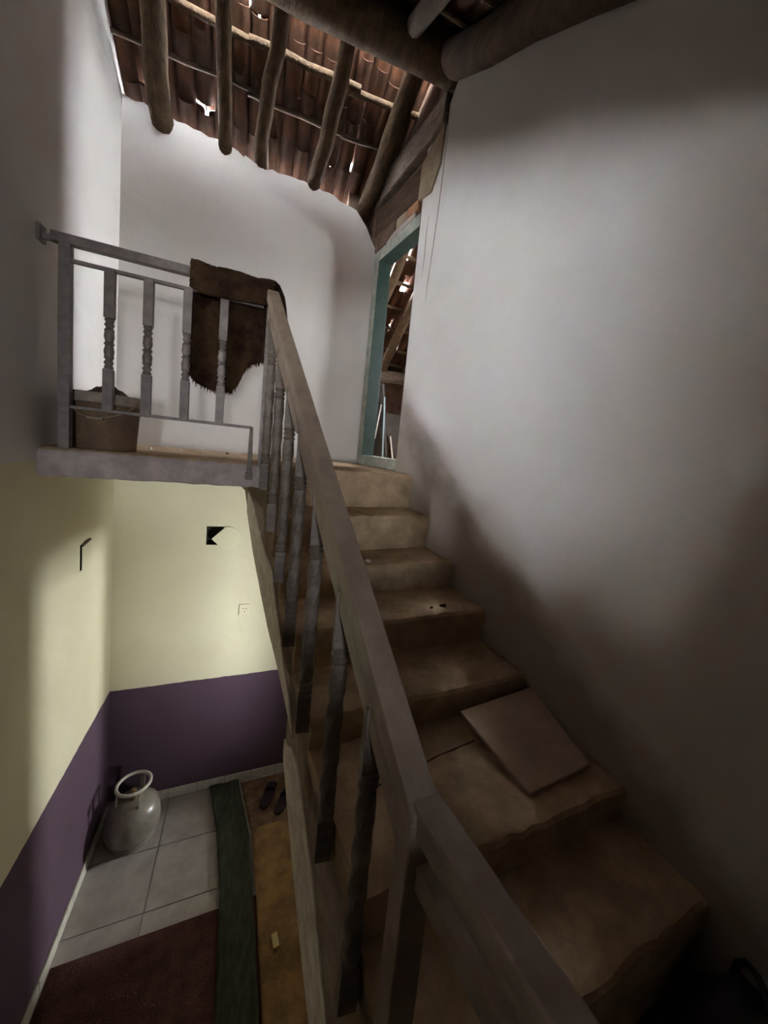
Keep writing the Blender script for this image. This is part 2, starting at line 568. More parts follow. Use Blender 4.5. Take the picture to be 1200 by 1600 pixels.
# attic beyond the green doorway
AX = 2.6
AW = (2.40, 2.66, 0.65, 1.25)
at = MB()
at.box(0.83, AX, 4.75, 4.95, -0.3, 0.88)
at.box(AX, AX + 0.12, 0.5, AW[0], -0.3, 2.6)
at.box(AX, AX + 0.12, AW[1], 4.95, -0.3, 2.6)
at.box(AX, AX + 0.12, AW[0], AW[1], AW[3], 2.6)
at.box(AX, AX + 0.12, AW[0], AW[1], -0.3, AW[2])
at.box(1.25, AX, 0.5, 0.62, -0.3, 2.0)
at.hexa([(0.86, YB + 0.25, -0.3), (0.86, 4.8, -0.3), (0.86, 4.8, zb(4.8) + 0.06), (0.86, YB + 0.25, zb(YB + 0.25) + 0.06)],
        [(0.98, YB + 0.25, -0.3), (0.98, 4.8, -0.3), (0.98, 4.8, zb(4.8) + 0.06), (0.98, YB + 0.25, zb(YB + 0.25) + 0.06)])
tag(at.build('wall_attic', M['mud']), 'mud walls of the attic beyond the doorway', kind='structure')
portal('daylight_portal', (AX + 0.02, (AW[0] + AW[1]) / 2, (AW[2] + AW[3]) / 2), (-1, 0, 0), AW[1] - AW[0], AW[3] - AW[2])
atf = MB()
atf.hexa([wp(-2.0, -0.30, -0.13), wp(2.6, -0.30, -0.13), (AX, 0.5, -0.30), (AX, 4.95, -0.30)],
         [wp(-2.0, -0.145, -0.13), wp(2.6, -0.145, -0.13), (AX, 0.5, -0.145), (AX, 4.95, -0.145)])
tag(atf.build('floor_attic', M['dust']), 'dusty floor of the attic', kind='structure')

# unseen room added on the left; it blocks the sky except through narrow openings
NX = -5.0
NW = (-2.55, -0.50, 1.54, 1.79)
nr = MB()
nr.box(NX - 0.15, NX, -3.0, NW[0], -0.4, 2.8)
nr.box(NX - 0.15, NX, NW[1], 3.2, -0.4, 2.8)
NV = (-2.1, -0.8, 0.86, 0.89)     # a narrow lower slit
nr.box(NX - 0.15, NX, NW[0], NW[1], -0.4, NV[2])
nr.box(NX - 0.15, NX, NW[0], NV[0], NV[2], NV[3])
nr.box(NX - 0.15, NX, NV[1], NW[1], NV[2], NV[3])
nr.box(NX - 0.15, NX, NW[0], NW[1], NV[3], NW[2])
portal('daylight_portal', (NX - 0.02, (NV[0] + NV[1]) / 2, (NV[2] + NV[3]) / 2), (1, 0, 0), NV[1] - NV[0], NV[3] - NV[2])
nr.box(NX - 0.15, NX, NW[0], NW[1], NW[3], 2.8)
nr.box(NX - 0.15, XL - 0.1, -3.15, -3.0, -0.4, 2.8)
nr.box(NX - 0.15, XL - 0.22, 3.1, 3.25, -0.4, 2.8)
nr.box(XL - 0.22, XL - 0.1, -3.0, -1.3, -0.4, 2.8)
tag(nr.build('wall_added_light_room', M['mud']), 'mud walls of an unseen left room added to limit the daylight', kind='structure')
tag(MB().box(NX - 0.15, XL - 0.22, -3.15, 3.25, -0.55, -0.4).build('floor_added_light_room', M['grout']), 'dark floor of the unseen added left room', kind='structure')
tag(MB().box(NX - 0.15, XL - 0.02, -3.15, 3.25, 2.8, 2.9).build('ceiling_added_light_room', M['beam']), 'boarded ceiling of the unseen added left room', kind='structure')
portal('daylight_portal', (NX - 0.02, (NW[0] + NW[1]) / 2, (NW[2] + NW[3]) / 2), (1, 0, 0), NW[1] - NW[0], NW[3] - NW[2])

# ------------------------------------------------------------------ ground floor, tiles, skirting
fl = MB().box(XL, 1.5, YFR, YB, ZG - 0.06, ZG - 0.004)
floor = tag(fl.build('floor', M['grout']), 'grey tiled ground floor at the foot of the well', kind='structure')
TS = 0.4
tile_me = None
for i in range(6):
    for j in range(11):
        x0 = XL + 0.004 + i * TS
        y1 = YB - 0.004 - j * TS
        if x0 > 1.2 or y1 - TS < YFR:
            continue
        if tile_me is None:
            tile_me = MB().box(0, TS - 0.006, -(TS - 0.006), 0, -0.008, 0).mesh('tile', M['floor_tile'])
        o = bpy.data.objects.new('tile', tile_me)
        link(o, floor)
        o.location = (x0, y1, ZG + random.uniform(-0.0008, 0.0008))

SKH = 0.075
sk = tag(MB().box(XL, 1.3, YB - 0.004, YB, ZG, ZG + SKH - 0.003).build('baseboard_back', M['grout']), 'cream tile skirting along the purple back wall', kind='structure')
x = XL + 0.01
while x < 1.2:
    w = 0.2 if x > XL + 0.05 else 0.18
    o = MB().box(x, x + w - 0.004, YB - 0.014, YB - 0.004, ZG + 0.001, ZG + SKH + random.uniform(-0.003, 0.003)).build('skirting_tile', M['skirt'], sk, bevel=0.002, seg=1)
    x += w
sk2 = tag(MB().box(XL, XL + 0.004, YFR, YB, ZG, ZG + SKH - 0.003).build('baseboard_left', M['grout']), 'cream tile skirting along the purple left wall', kind='structure')
y = YB - 0.02
while y > YFR + 0.25:
    MB().box(XL + 0.004, XL + 0.014, y - 0.196, y, ZG + 0.001, ZG + SKH + random.uniform(-0.003, 0.003)).build('skirting_tile', M['skirt'], sk2, bevel=0.002, seg=1)
    y -= 0.2

# ------------------------------------------------------------------ upper landing slab
def jn(a):
    return random.uniform(-a, a)


ls = MB()
N = 40
prof = []
for i in range(N + 1):
    xx = XL + (0.06 - XL) * i / N
    prof.append(xx)
rows = []
for xx in prof:
    e = jn(0.006)
    rows.append([(xx, YB, -0.27), (xx, YF + 0.01 + jn(0.003), -0.268 + jn(0.003)), (xx, YF + jn(0.004), -0.255), (xx, YF + jn(0.004), -0.17 + e),
                 (xx, YF + 0.008, -0.15 + e), (xx, YF + 0.025 + jn(0.005), ZL + jn(0.002)), (xx, YF + 0.10, ZL), (xx, YB, ZL)])
vsl = [p for r in rows for p in r]
K = 8
fsl, msl = [], []
for i in range(N):
    for k in range(K):
        fsl.append((i * K + k, i * K + (k + 1) % K, (i + 1) * K + (k + 1) % K, (i + 1) * K + k))
        msl.append(1 if k in (4, 5, 6) else 0)
fsl += [tuple(range(K)), tuple(range(N * K, N * K + K))]
msl += [0, 0]
mb = MB()
mb.v, mb.f, mb.m = vsl, fsl, msl
landing = tag(mb.build('landing_slab', [M['slab'], M['dust']], smooth=45), 'concrete upper landing slab with dusty top and plastered edge', kind='structure')

# ------------------------------------------------------------------ staircase
# (y left end, y right end, z) of each nosing
STEPS = [(2.06, 2.19, ZL + 0.004), (1.82, 1.95, -0.355), (1.62, 1.68, -0.55), (1.335, 1.40, -0.695),
         (1.09, 1.115, -0.862), (0.655, 0.68, -0.985), (0.40, 0.44, -1.11)]
stair = tag(empty('staircase', (0.6, 1.2, ZM)), 'rough concrete staircase with brown dusty worn steps', kind='structure')


def unparent_fix(o, parent):
    o.parent = parent
    o.matrix_parent_inverse = parent.matrix_basis.inverted()


CS = 0.08   # plane of the stair's open side


def step_mesh(yl, yr, z, yl2, yr2, depth):
    n = 22
    mb = MB()
    rows = []
    for i in range(n + 1):
        t = i / n
        yn = yl + (yr - yl) * t + jn(0.005)
        yb_ = yl2 + (yr2 - yl2) * t + 0.03
        zz = z + jn(0.003) - (0.012 if i in (0, n) else 0)
        pr = [(yb_, z), (yn + 0.10, zz), (yn + 0.03, zz - 0.001), (yn + 0.010, zz - 0.006 + jn(0.003)), (yn + 0.001, zz - 0.018),
              (yn + jn(0.003), zz - 0.04), (yn + 0.012 + jn(0.003), z - depth * 0.6), (yn + 0.016, z - depth), (yb_, z - depth)]
        rows.append([(xs(q[0], CS) + (xr(q[0]) + 0.01 - xs(q[0], CS)) * t, q[0], q[1]) for q in pr])
    K = len(rows[0])
    mb.v = [p for r in rows for p in r]
    for i in range(n):
        for k in range(K):
            mb.f.append((i * K + k, i * K + (k + 1) % K, (i + 1) * K + (k + 1) % K, (i + 1) * K + k))
    mb.f += [tuple(range(K)), tuple(range(n * K, n * K + K))]
    mb.m = [0] * len(mb.f)
    return mb


for k, (yl, yr, z) in enumerate(STEPS):
    if k == 0:
        yl2 = yr2 = YB - 0.035
    else:
        yl2, yr2 = STEPS[k - 1][0], STEPS[k - 1][1]
    znext = STEPS[k + 1][2] if k + 1 < len(STEPS) else ZM
    o = step_mesh(yl, yr, z, yl2, yr2, (z - znext) + 0.03).build('step', M['dust'], smooth=22)
    unparent_fix(o, stair)

# slab under the steps, with the soffit profile
SOFF = [(3.05, -0.26), (2.67, -0.50), (2.35, -0.68), (2.07, -0.80), (1.81, -0.90), (1.54, -0.97), (1.375, -1.03), (1.375, -1.225),
        (1.31, -1.30), (1.18, -1.44), (1.01, -1.60), (0.89, -1.70), (0.45, -1.98)]
TOPP = [(3.05, -0.20), (2.06, -0.20), (2.055, -0.40), (1.83, -0.42), (1.82, -0.60), (1.63, -0.62), (1.62, -0.74), (1.345, -0.76), (1.335, -0.90),
        (1.10, -0.92), (1.09, -1.03), (0.665, -1.06), (0.655, -1.15), (0.45, -1.2)]
poly = SOFF + TOPP[::-1]
mb = MB()
skew = lerp_profile([(0.0, 0.0), (0.45, 0.02), (0.655, 0.025), (1.09, 0.025), (1.335, 0.065), (1.62, 0.06), (1.82, 0.13), (2.06, 0.13), (2.4, 0.05), (3.0, 0.0)])
top_set = set(TOPP)
pl_ = [(y + (0.025 if (y, z) in top_set and y < 2.9 else 0), z) for y, z in poly]
pr_ = [(y + (0.025 + skew(y) if (y, z) in top_set and y < 2.9 else 0), z) for y, z in poly]
mb.hexa([(xs(y, CS), y, z) for y, z in pl_], [(xr(y) + 0.01, y, z) for y, z in pr_])
o = mb.build('stair_slab', M['side'])
unparent_fix(o, stair)
# mid landing where the flight turns
mb = MB()
mb.hexa([(xs(0.55, CS), 0.55, ZM - 0.3), (xr(0.55), 0.55, ZM - 0.3), (xr(YFR), YFR, ZM - 0.3), (xs(YFR, CS), YFR, ZM - 0.3)],
        [(xs(0.55, CS), 0.55, ZM), (xr(0.55), 0.55, ZM), (xr(YFR), YFR, ZM), (xs(YFR, CS), YFR, ZM)])
o = mb.build('mid_landing', M['red'], bevel=0.01)
unparent_fix(o, stair)


# mortar joint across the widest step
o = MB().tube([(0.34, 0.905, -0.9855), (0.50, 0.935, -0.985), (0.62, 0.962, -0.985), (0.78, 0.985, -0.9855)], 0.0035, 5).build('tread_joint', M['soil'])
unparent_fix(o, stair)


def band(top, bot, name, m):
    """irregular skin of plaster on the open side of the stair, between two (y, z) lines"""
    ft, fb = lerp_profile(sorted(top)), lerp_profile(sorted(bot))
    y0, y1 = max(sorted(top)[0][0], sorted(bot)[0][0]), min(sorted(top)[-1][0], sorted(bot)[-1][0])
    n = 26
    a, b = [], []
    for i in range(n + 1):
        y = y0 + (y1 - y0) * i / n
        a.append((y, ft(y) + jn(0.008)))
        b.append((y, fb(y)))
    mb = MB()
    for i in range(n):
        q = [a[i], a[i + 1], b[i + 1], b[i]]
        mb.hexa([(xs(y, CS - 0.006), y, z) for y, z in q], [(xs(y, CS + 0.002), y, z) for y, z in q])
    o = mb.build(name, m)
    unparent_fix(o, stair)
    return o


band([(2.67, -0.36), (2.45, -0.42), (2.02, -0.585), (1.85, -0.60), (1.53, -0.847), (1.275, -1.062)],
     [(2.67, -0.50), (2.35, -0.68), (2.07, -0.80), (1.81, -0.90), (1.54, -0.97), (1.375, -1.03), (1.275, -1.072)], 'side_plaster', M['whiteband'])
band([(1.375, -1.16), (1.219, -1.10), (1.085, -1.188), (0.963, -1.303), (0.883, -1.394), (0.814, -1.482), (0.5, -1.8)],
     [(1.375, -1.225), (1.31, -1.30), (1.18, -1.44), (1.01, -1.60), (0.89, -1.70), (0.5, -1.95)], 'side_plaster', M['whiteband'])

# ------------------------------------------------------------------ doorway with the green frame
door = tag(empty('door_1', wp(0, -0.14, 0)), 'chipped green wooden door frame standing open to the attic', kind='structure')
JW, FD = 0.09, 0.105


def wbox(u0, u1, z0, z1, o0, o1, mi=0, mb=None, tilt=0.0):
    mb = mb or MB()
    a = [wp(u0, z0, o0), wp(u1, z0 + tilt, o0), wp(u1, z1 + tilt, o0), wp(u0, z1, o0)]
    b = [wp(u0, z0, o1), wp(u1, z0 + tilt, o1), wp(u1, z1 + tilt, o1), wp(u0, z1, o1)]
    return mb.hexa(a, b, mi)


def frame_piece(name, u0, u1, z0, z1, face=0.004):
    mb = wbox(u0, u1, z0, z1, face, -FD)
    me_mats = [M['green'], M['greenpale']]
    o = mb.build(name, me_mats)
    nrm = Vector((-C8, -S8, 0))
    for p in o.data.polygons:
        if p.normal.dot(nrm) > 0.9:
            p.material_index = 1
    md = o.modifiers.new('bevel', 'BEVEL')
    md.width = 0.004
    md.segments = 2
    unparent_fix(o, door)
    return o


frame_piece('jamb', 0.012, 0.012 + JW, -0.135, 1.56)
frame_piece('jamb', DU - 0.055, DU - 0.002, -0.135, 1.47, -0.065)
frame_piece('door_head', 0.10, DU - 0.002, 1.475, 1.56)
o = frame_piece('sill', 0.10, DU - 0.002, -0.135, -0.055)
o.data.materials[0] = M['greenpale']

# wall work above the doorway
over = tag(empty('trim_1', wp(0.3, 1.56, 0)), 'rough timber lintel and mud infill above the green door frame', kind='structure')


def over_piece(name, mb, m, bevel=0.006):
    o = mb.build(name, m, bevel=bevel)
    unparent_fix(o, over)
    return o


over_piece('mud_infill', wbox(-0.02, 0.93, 1.56, 2.42, -0.03, -0.12), M['mud'], 0)
over_piece('mud_infill', MB().box(0.60, 0.97, YB + 0.08, YB + 0.24, 1.45, 2.0), M['mud'], 0)
over_piece('lintel', wbox(-0.02, 0.672, 1.69, 1.885, 0.012, -0.10, tilt=-0.03), M['beam'], 0.01)
over_piece('weathered_beam', wbox(-0.02, 0.915, 1.915, 2.095, 0.03, -0.08, tilt=0.03), M['greywood'], 0.014)
mbp = MB()
pa = [(0.655, 1.645), (0.81, 1.625), (0.89, 1.75), (0.905, 1.97), (0.80, 1.93), (0.665, 1.86)]
mbp.hexa([wp(u, z, 0.014) for u, z in pa], [wp(u, z, -0.05) for u, z in pa])
over_piece('tan_plaster_patch', mbp, M['tanplaster'], 0.008)
over_piece('brick', wbox(0.50, 0.655, 1.60, 1.668, 0.006, -0.06), M['brick'], 0.008)
over_piece('brick', wbox(0.34, 0.49, 1.605, 1.678, 0.002, -0.06), M['tanplaster'], 0.008)
over_piece('grey_mortar', wbox(0.19, 0.62, 1.562, 1.606, 0.004, -0.05), M['slab'], 0.01)
pa = [(0.0, 1.563), (0.19, 1.563), (0.33, 1.60), (0.33, 1.68), (0.0, 1.70)]
over_piece('mud_corner', MB().hexa([wp(u, z, 0.01) for u, z in pa], [wp(u, z, -0.05) for u, z in pa]), M['mud'], 0.01)

# ------------------------------------------------------------------ roof
def half_tile(pan):
    mb = MB()
    n, L = 6, 0.36
    outer, inner = [], []
    for yy, r in ((0.0, 0.053), (L, 0.046)):
        for R_, lst in ((r, outer), (r - 0.009, inner)):
            for k in range(n + 1):
                th = math.pi * k / n
                lst.append((-R_ * math.cos(th), L / 2 - yy, (R_ * math.sin(th)) * (-1 if pan else 1)))
    vs_ = outer + inner
    m = n + 1
    fs_ = []
    for k in range(n):
        fs_.append((k, k + 1, m + k + 1, m + k))
        fs_.append((2 * m + k, 3 * m + k, 3 * m + k + 1, 2 * m + k + 1))
        fs_.append((k, 2 * m + k, 2 * m + k + 1, k + 1))
        fs_.append((m + k, m + k + 1, 3 * m + k + 1, 3 * m + k))
    fs_ += [(0, m, 3 * m, 2 * m), (n, 2 * m + n, 3 * m + n, m + n)]
    mb.add(vs_, fs_)
    return mb


pan_me = half_tile(True).mesh('roof_tile', M['tile'], smooth=50)
cov_me = half_tile(False).mesh('roof_tile', M['tile'], smooth=50)
PITCH, COURSE = 0.102, 0.27


def tile_basis(slope_sign, slope):
    a = math.atan(slope)
    down = Vector((0, slope_sign * math.cos(a), -math.sin(a)))     # towards the eave
    nrm = Vector((0, slope_sign * math.sin(a), math.cos(a)))
    xax = down.cross(nrm)
    return Matrix((xax, down, nrm)).transposed(), down, nrm


def tile_matrix(B, down, nrm, x, s, p0, pan, gap=0.0, rnd=random, tilt=0.0):
    lift = 0.053 if pan else 0.024
    pos = p0 + Vector((x, 0, 0)) + down * s + nrm * (lift + gap)
    tip = Matrix.Rotation(math.radians(2.2 + tilt + rnd.uniform(-1.0, 1.0)), 4, 'X') @ Matrix.Rotation(rnd.uniform(-0.035, 0.035), 4, 'Z')
    return Matrix.Translation(pos) @ B.to_4x4() @ tip


def tile_field(parent, sign, slope, p0, x0, x1, s0, s1, skip, rnd, stuff_after=None):
    B, down, nrm = tile_basis(sign, slope)
    stuff = []
    cnt = 0
    nx = int(round((x1 - x0) / PITCH))
    for j in range(int((s1 - s0) / COURSE) + 1):
        s = s0 + j * COURSE
        for i in range(nx + 1):
            for pan in (True, False):
                if not pan and i == nx:
                    continue
                key = (j, i, pan)
                x = x0 + i * PITCH + (0 if pan else PITCH / 2) + rnd.uniform(-0.007, 0.007)
                ds = rnd.uniform(-0.02, 0.02)
                gap = rnd.uniform(0, 0.006)
                tilt = 0.0
                if key in skip:
                    act = skip[key]
                    if act is None:
                        continue
                    ds += act[0]
                    gap += act[1]
                    tilt = act[2] if len(act) > 2 else 0.0
                    x += act[3] if len(act) > 3 else 0.0
                mtx = tile_matrix(B, down, nrm, x, s + ds, p0, pan, gap, rnd, tilt)
                if stuff_after is not None and s > stuff_after:
                    stuff.append((pan, mtx))
                    continue
                o = bpy.data.objects.new('roof_tile', pan_me if pan else cov_me)
                link(o, parent)
                o.matrix_world = mtx
                cnt += 1
    if stuff:
        mb = MB()
        for pan, mtx in stuff:
            src = pan_me if pan else cov_me
            mb.add([mtx @ v.co for v in src.vertices], [tuple(p.vertices) for p in src.polygons])
        o = mb.build('more_roof_tiles', M['tile'], parent, smooth=50)
        tag(o, kind='stuff')
    return cnt


roof = tag(empty('ceiling', (0, 0, 0)), 'pole roof of terracotta half-round tiles seen from below', kind='structure')
rnd = random.Random(11)
skipb = {}
# (slide, lift, tilt in degrees, sideways) of tiles that sit crooked and let daylight in
for key in [(1, 12, True), (1, 12, False), (1, 6, False), (2, 12, False), (2, 13, False), (3, 3, False), (3, 13, False), (1, 3, False), (3, 4, True)]:
    skipb[key] = (-0.10, 0.010, 5.0)
for key in [(1, 13, False), (1, 14, False), (1, 7, True), (2, 12, True), (2, 13, True), (2, 14, False), (2, 10, False), (3, 12, True), (3, 12, False), (3, 9, False), (3, 8, True), (3, 7, False)]:
    skipb[key] = (-0.085, 0.006, 4.0)
for key in [(2, 14, True), (2, 11, False), (3, 3, True), (3, 4, False), (3, 14, True), (3, 10, True), (3, 17, False), (2, 17, False)]:
    skipb[key] = (-0.065, 0.004, 3.5)
skipb[(3, 0, False)] = (-0.03, 0, 0, -0.012)
skipb[(3, 1, True)] = (0, 0, 0, 0.014)
skipb[(3, 2, True)] = (0, 0, 0, -0.012)
skipb[(3, 2, False)] = (-0.05, 0, 0, 0.012)
p0 = Vector((0, 2.24, zb(2.24)))
tile_field(roof, 1, 0.64, p0, -0.80, 1.07, 0.10, 1.30, skipb, rnd)
p0f = Vector((0, 2.24, zf(2.24)))
tile_field(roof, -1, 0.48, p0f, -0.785, 1.31, 0.05, 4.2, {(1, 16, False): (0, 0.02, 4), (1, 18, True): (0, 0.01, 3)}, rnd, stuff_after=0.4)
# ridge caps
for i in range(8):
    o = bpy.data.objects.new('ridge_tile', cov_me)
    link(o, roof)
    o.matrix_world = Matrix.Translation((-1.0 + i * 0.32, 2.27, zb(2.24) + 0.05)) @ Matrix.Rotation(math.pi / 2, 4, 'Z') @ Matrix.Scale(1.5, 4)


def pole(name, a, b, r0, r1, m, parent, n=9, wob=0.012, seg=12):
    a, b = Vector(a), Vector(b)
    pts = []
    for i in range(n):
        t = i / (n - 1)
        pts.append(a.lerp(b, t) + Vector((jn(wob), jn(wob), jn(wob))) * (0 if i in (0, n - 1) else 1))
    return MB().tube(pts, [r0 + (r1 - r0) * i / (n - 1) + jn(0.003) for i in range(n)], seg, jit=0.05).build(name, m, parent, smooth=60)


def raft(x0, x1, r):
    y0, y1 = YB + 0.16, 2.26
    pole('rafter', (x0, y0, zb(y0) - 0.10), (x1, y1, zb(y1) - 0.10), r, r * 0.92, M['wood'], roof)


raft(-0.645, -0.575, 0.062)
raft(-0.28, -0.27, 0.042)
raft(-0.07, 0.05, 0.046)
raft(0.31, 0.41, 0.05)
raft(0.72, 0.84, 0.062)
pole('ridge_beam', (-1.05, 2.30, 2.285), (1.12, 2.22, 2.27), 0.125, 0.115, M['wood'], roof, n=12, wob=0.01, seg=16)
for s, r in ((0.545, 0.024), (0.80, 0.013)):
    B, down, nrm = tile_basis(1, 0.64)
    c = p0 + down * s - nrm * 0.012
    for xa, xb in ((-0.84, -0.1), (-0.14, 0.52), (0.45, 0.97)):
        e, g = jn(0.03), jn(0.03)
        a, b = c + Vector((xa, 0, 0)) + down * e, c + Vector((xb, 0, 0)) + down * g
        pole('batten', a, b, r, r * 0.9, M['wood'] if r > 0.02 else M['beam'], roof, n=5, wob=0.005, seg=8)
for xx in (-0.5, -0.1, 0.3, 0.66):
    pole('rafter', (xx, 2.10, zf(2.10) - 0.09), (xx + 0.02, -1.2, zf(-1.2) - 0.09), 0.045, 0.05, M['beam'], roof)
pole('wall_rafter', (xr(2.12) - 0.055, 2.12, 2.104 + 0.09), (xr(-1.2) - 0.06, -1.2, 2.104 - 0.48 * 3.324 + 0.09), 0.085, 0.085, M['beam'], roof, n=12, wob=0.012)
for s in (0.30, 0.57, 0.84, 1.11):
    B, down, nrm = tile_basis(-1, 0.48)
    c = p0f + down * s - nrm * 0.012
    pole('batten', c + Vector((-0.84, 0, jn(0.01))), c + Vector((1.15, 0, jn(0.01))), 0.018, 0.016, M['wood'], roof, n=7, wob=0.006, seg=8)
pole('light_edge_pole', (XL - 0.05, 2.1, zf(2.1) - 0.09), (XL - 0.05, -1.25, zf(-1.25) - 0.09), 0.07, 0.07, M['beam'], roof, n=12, wob=0.004)  # unseen pole added to sharpen the top edge of the light
mb = MB()
mb.hexa([(XL - 0.03, -1.3, zf(-1.3) - 0.06), (XL - 0.03, 2.2, zf(2.2) - 0.06), (XL - 0.03, 2.2, 2.85), (XL - 0.03, -1.3, 2.85)],
        [(XL - 0.08, -1.3, zf(-1.3) - 0.06), (XL - 0.08, 2.2, zf(2.2) - 0.06), (XL - 0.08, 2.2, 2.85), (XL - 0.08, -1.3, 2.85)])
mb.build('gable_boards', M['beam'], roof)
# boards closing the gable over the wall plate on the right
mb = MB()
mb.hexa([wp(0.86, 2.0, -0.02), wp(4.5, 0.30, -0.02), wp(4.5, 0.9, -0.02), wp(0.86, 2.6, -0.02)],
        [wp(0.86, 2.0, -0.12), wp(4.5, 0.30, -0.12), wp(4.5, 0.9, -0.12), wp(0.86, 2.6, -0.12)])
mb.build('gable_boards', M['beam'], roof)

# attic roof beyond the doorway
aroof = tag(empty('ceiling_attic', (0, 0, 0)), 'tiled pole roof over the attic, daylight leaking between the tiles', kind='structure')
rnd2 = random.Random(5)
skipa = {}
for key in [(4, 1, False), (5, 0, False), (6, 2, False), (7, 3, False), (8, 2, False), (9, 4, False), (6, 1, True), (8, 4, True)]:
    skipa[key] = (-0.11, 0.012, 5.0)
for key in [(5, 2, False), (7, 1, True), (9, 2, True), (4, 3, True), (6, 4, False)]:
    skipa[key] = (-0.085, 0.006, 4.0)
for key in [(8, 3, False), (6, 2, True), (5, 1, False), (7, 2, False), (9, 3, False), (4, 1, True)]:
    skipa[key] = None
tile_field(aroof, 1, 0.64, p0, 1.10, 2.05, 0.10, 3.1, skipa, rnd2)
mb = MB()
mb.hexa([(2.02, 2.24, zb(2.24)), (AX + 0.2, 2.24, zb(2.24)), (AX + 0.2, 5.1, zb(5.1)), (2.02, 5.1, zb(5.1))],
        [(2.02, 2.24, zb(2.24) + 0.06), (AX + 0.2, 2.24, zb(2.24) + 0.06), (AX + 0.2, 5.1, zb(5.1) + 0.06), (2.02, 5.1, zb(5.1) + 0.06)])
mb.hexa([(1.0, 2.3, zb(2.24)), (AX + 0.2, 2.3, zb(2.24)), (AX + 0.2, 0.4, zb(2.24) - 0.9), (1.0, 0.4, zb(2.24) - 0.9)],
        [(1.0, 2.3, zb(2.24) + 0.06), (AX + 0.2, 2.3, zb(2.24) + 0.06), (AX + 0.2, 0.4, zb(2.24) - 0.84), (1.0, 0.4, zb(2.24) - 0.84)])
mb.build('roof_boards', M['beam'], aroof)
for xx, r in ((1.12, 0.045), (1.42, 0.05), (1.75, 0.045), (2.1, 0.05)):
    pole('rafter', (xx, 4.85, zb(4.85) - 0.10), (xx + 0.05, 2.3, zb(2.3) - 0.10), r, r, M['wood'], aroof)
for s in (0.9, 1.45, 1.72, 2.0, 2.27, 2.55, 2.8):
    c = p0 + down * 0
    B, dn, nr = tile_basis(1, 0.64)
    c = p0 + dn * s - nr * 0.012
    pole('batten', c + Vector((1.0, 0, 0)), c + Vector((2.6, 0, jn(0.02))), 0.018, 0.016, M['wood'], aroof, n=5, wob=0.006, seg=8)
pole('eave_beam', (1.0, 4.55, 0.90), (2.7, 4.6, 0.95), 0.075, 0.065, M['greywood'], aroof)


# ------------------------------------------------------------------ landing railing
def turned_baluster(h, w=0.036):
    """square ends, turned middle with rings and two bulbs"""
    mb = MB()
    a, b = h * 0.30, h * 0.66
    mb.box(-w / 2, w / 2, -w / 2, w / 2, 0, a)
    mb.box(-w / 2, w / 2, -w / 2, w / 2, b, h)
    R0 = w / 2
    pr = [(R0 * 0.75, a), (R0 * 1.05, a + 0.008), (R0 * 0.75, a + 0.018), (R0 * 1.08, a + 0.028), (R0 * 0.7, a + 0.040), (R0 * 1.1, a + 0.052), (R0 * 0.62, a + 0.066)]
    m_ = (a + b) / 2
    pr += [(R0 * 0.95, m_ - 0.055), (R0 * 1.12, m_ - 0.03), (R0 * 0.8, m_ - 0.008), (R0 * 1.15, m_), (R0 * 0.8, m_ + 0.008), (R0 * 1.12, m_ + 0.03), (R0 * 0.95, m_ + 0.055)]
    pr += [(R0 * 0.62, b - 0.066), (R0 * 1.1, b - 0.052), (R0 * 0.7, b - 0.040), (R0 * 1.08, b - 0.028), (R0 * 0.75, b - 0.018), (R0 * 1.05, b - 0.008), (R0 * 0.75, b)]
    mb.lathe(pr, 14)
    return mb


def twisted_baluster(w=0.04):
    """unit-height baluster: square ends, rings, rope-twisted middle"""
    mb = MB()

    def sq(z0, z1, ww):
        mb.box(-ww / 2, ww / 2, -ww / 2, ww / 2, z0, z1)
    sq(0, 0.16, w)
    sq(0.80, 1.0, w)
    R0 = w / 2
    for z in (0.16, 0.74):
        mb.lathe([(R0 * 0.9, z), (R0 * 1.15, z + 0.008), (R0 * 0.85, z + 0.018), (R0 * 1.15, z + 0.030), (R0 * 0.85, z + 0.042), (R0 * 1.15, z + 0.052), (R0 * 0.9, z + 0.06)], 12)
    seg, n = 16, 40
    vs_, fs_ = [], []
    for i in range(n + 1):
        z = 0.22 + 0.52 * i / n
        tw = 2 * math.pi * 1.0 * i / n
        for k in range(seg):
            th = 2 * math.pi * k / seg
            r = R0 * 0.90 * min(1.22, 1.0 / max(abs(math.cos(th - tw)), abs(math.sin(th - tw))))
            vs_.append((r * math.cos(th), r * math.sin(th), z))
    for i in range(n):
        for k in range(seg):
            fs_.append((i * seg + k, i * seg + (k + 1) % seg, (i + 1) * seg + (k + 1) % seg, (i + 1) * seg + k))
    fs_ += [tuple(range(seg))[::-1], tuple(range(n * seg, (n + 1) * seg))]
    mb.add(vs_, fs_)
    return mb


rail = tag(empty('landing_railing', (-0.35, YF + 0.02, ZL)), 'grey steel railing with turned balusters along the upper landing edge', 'railing')


def rp(mb, name, m, bevel=0.0, smooth=None, parent=rail):
    o = mb.build(name, m, bevel=bevel, smooth=smooth)
    unparent_fix(o, parent)
    return o


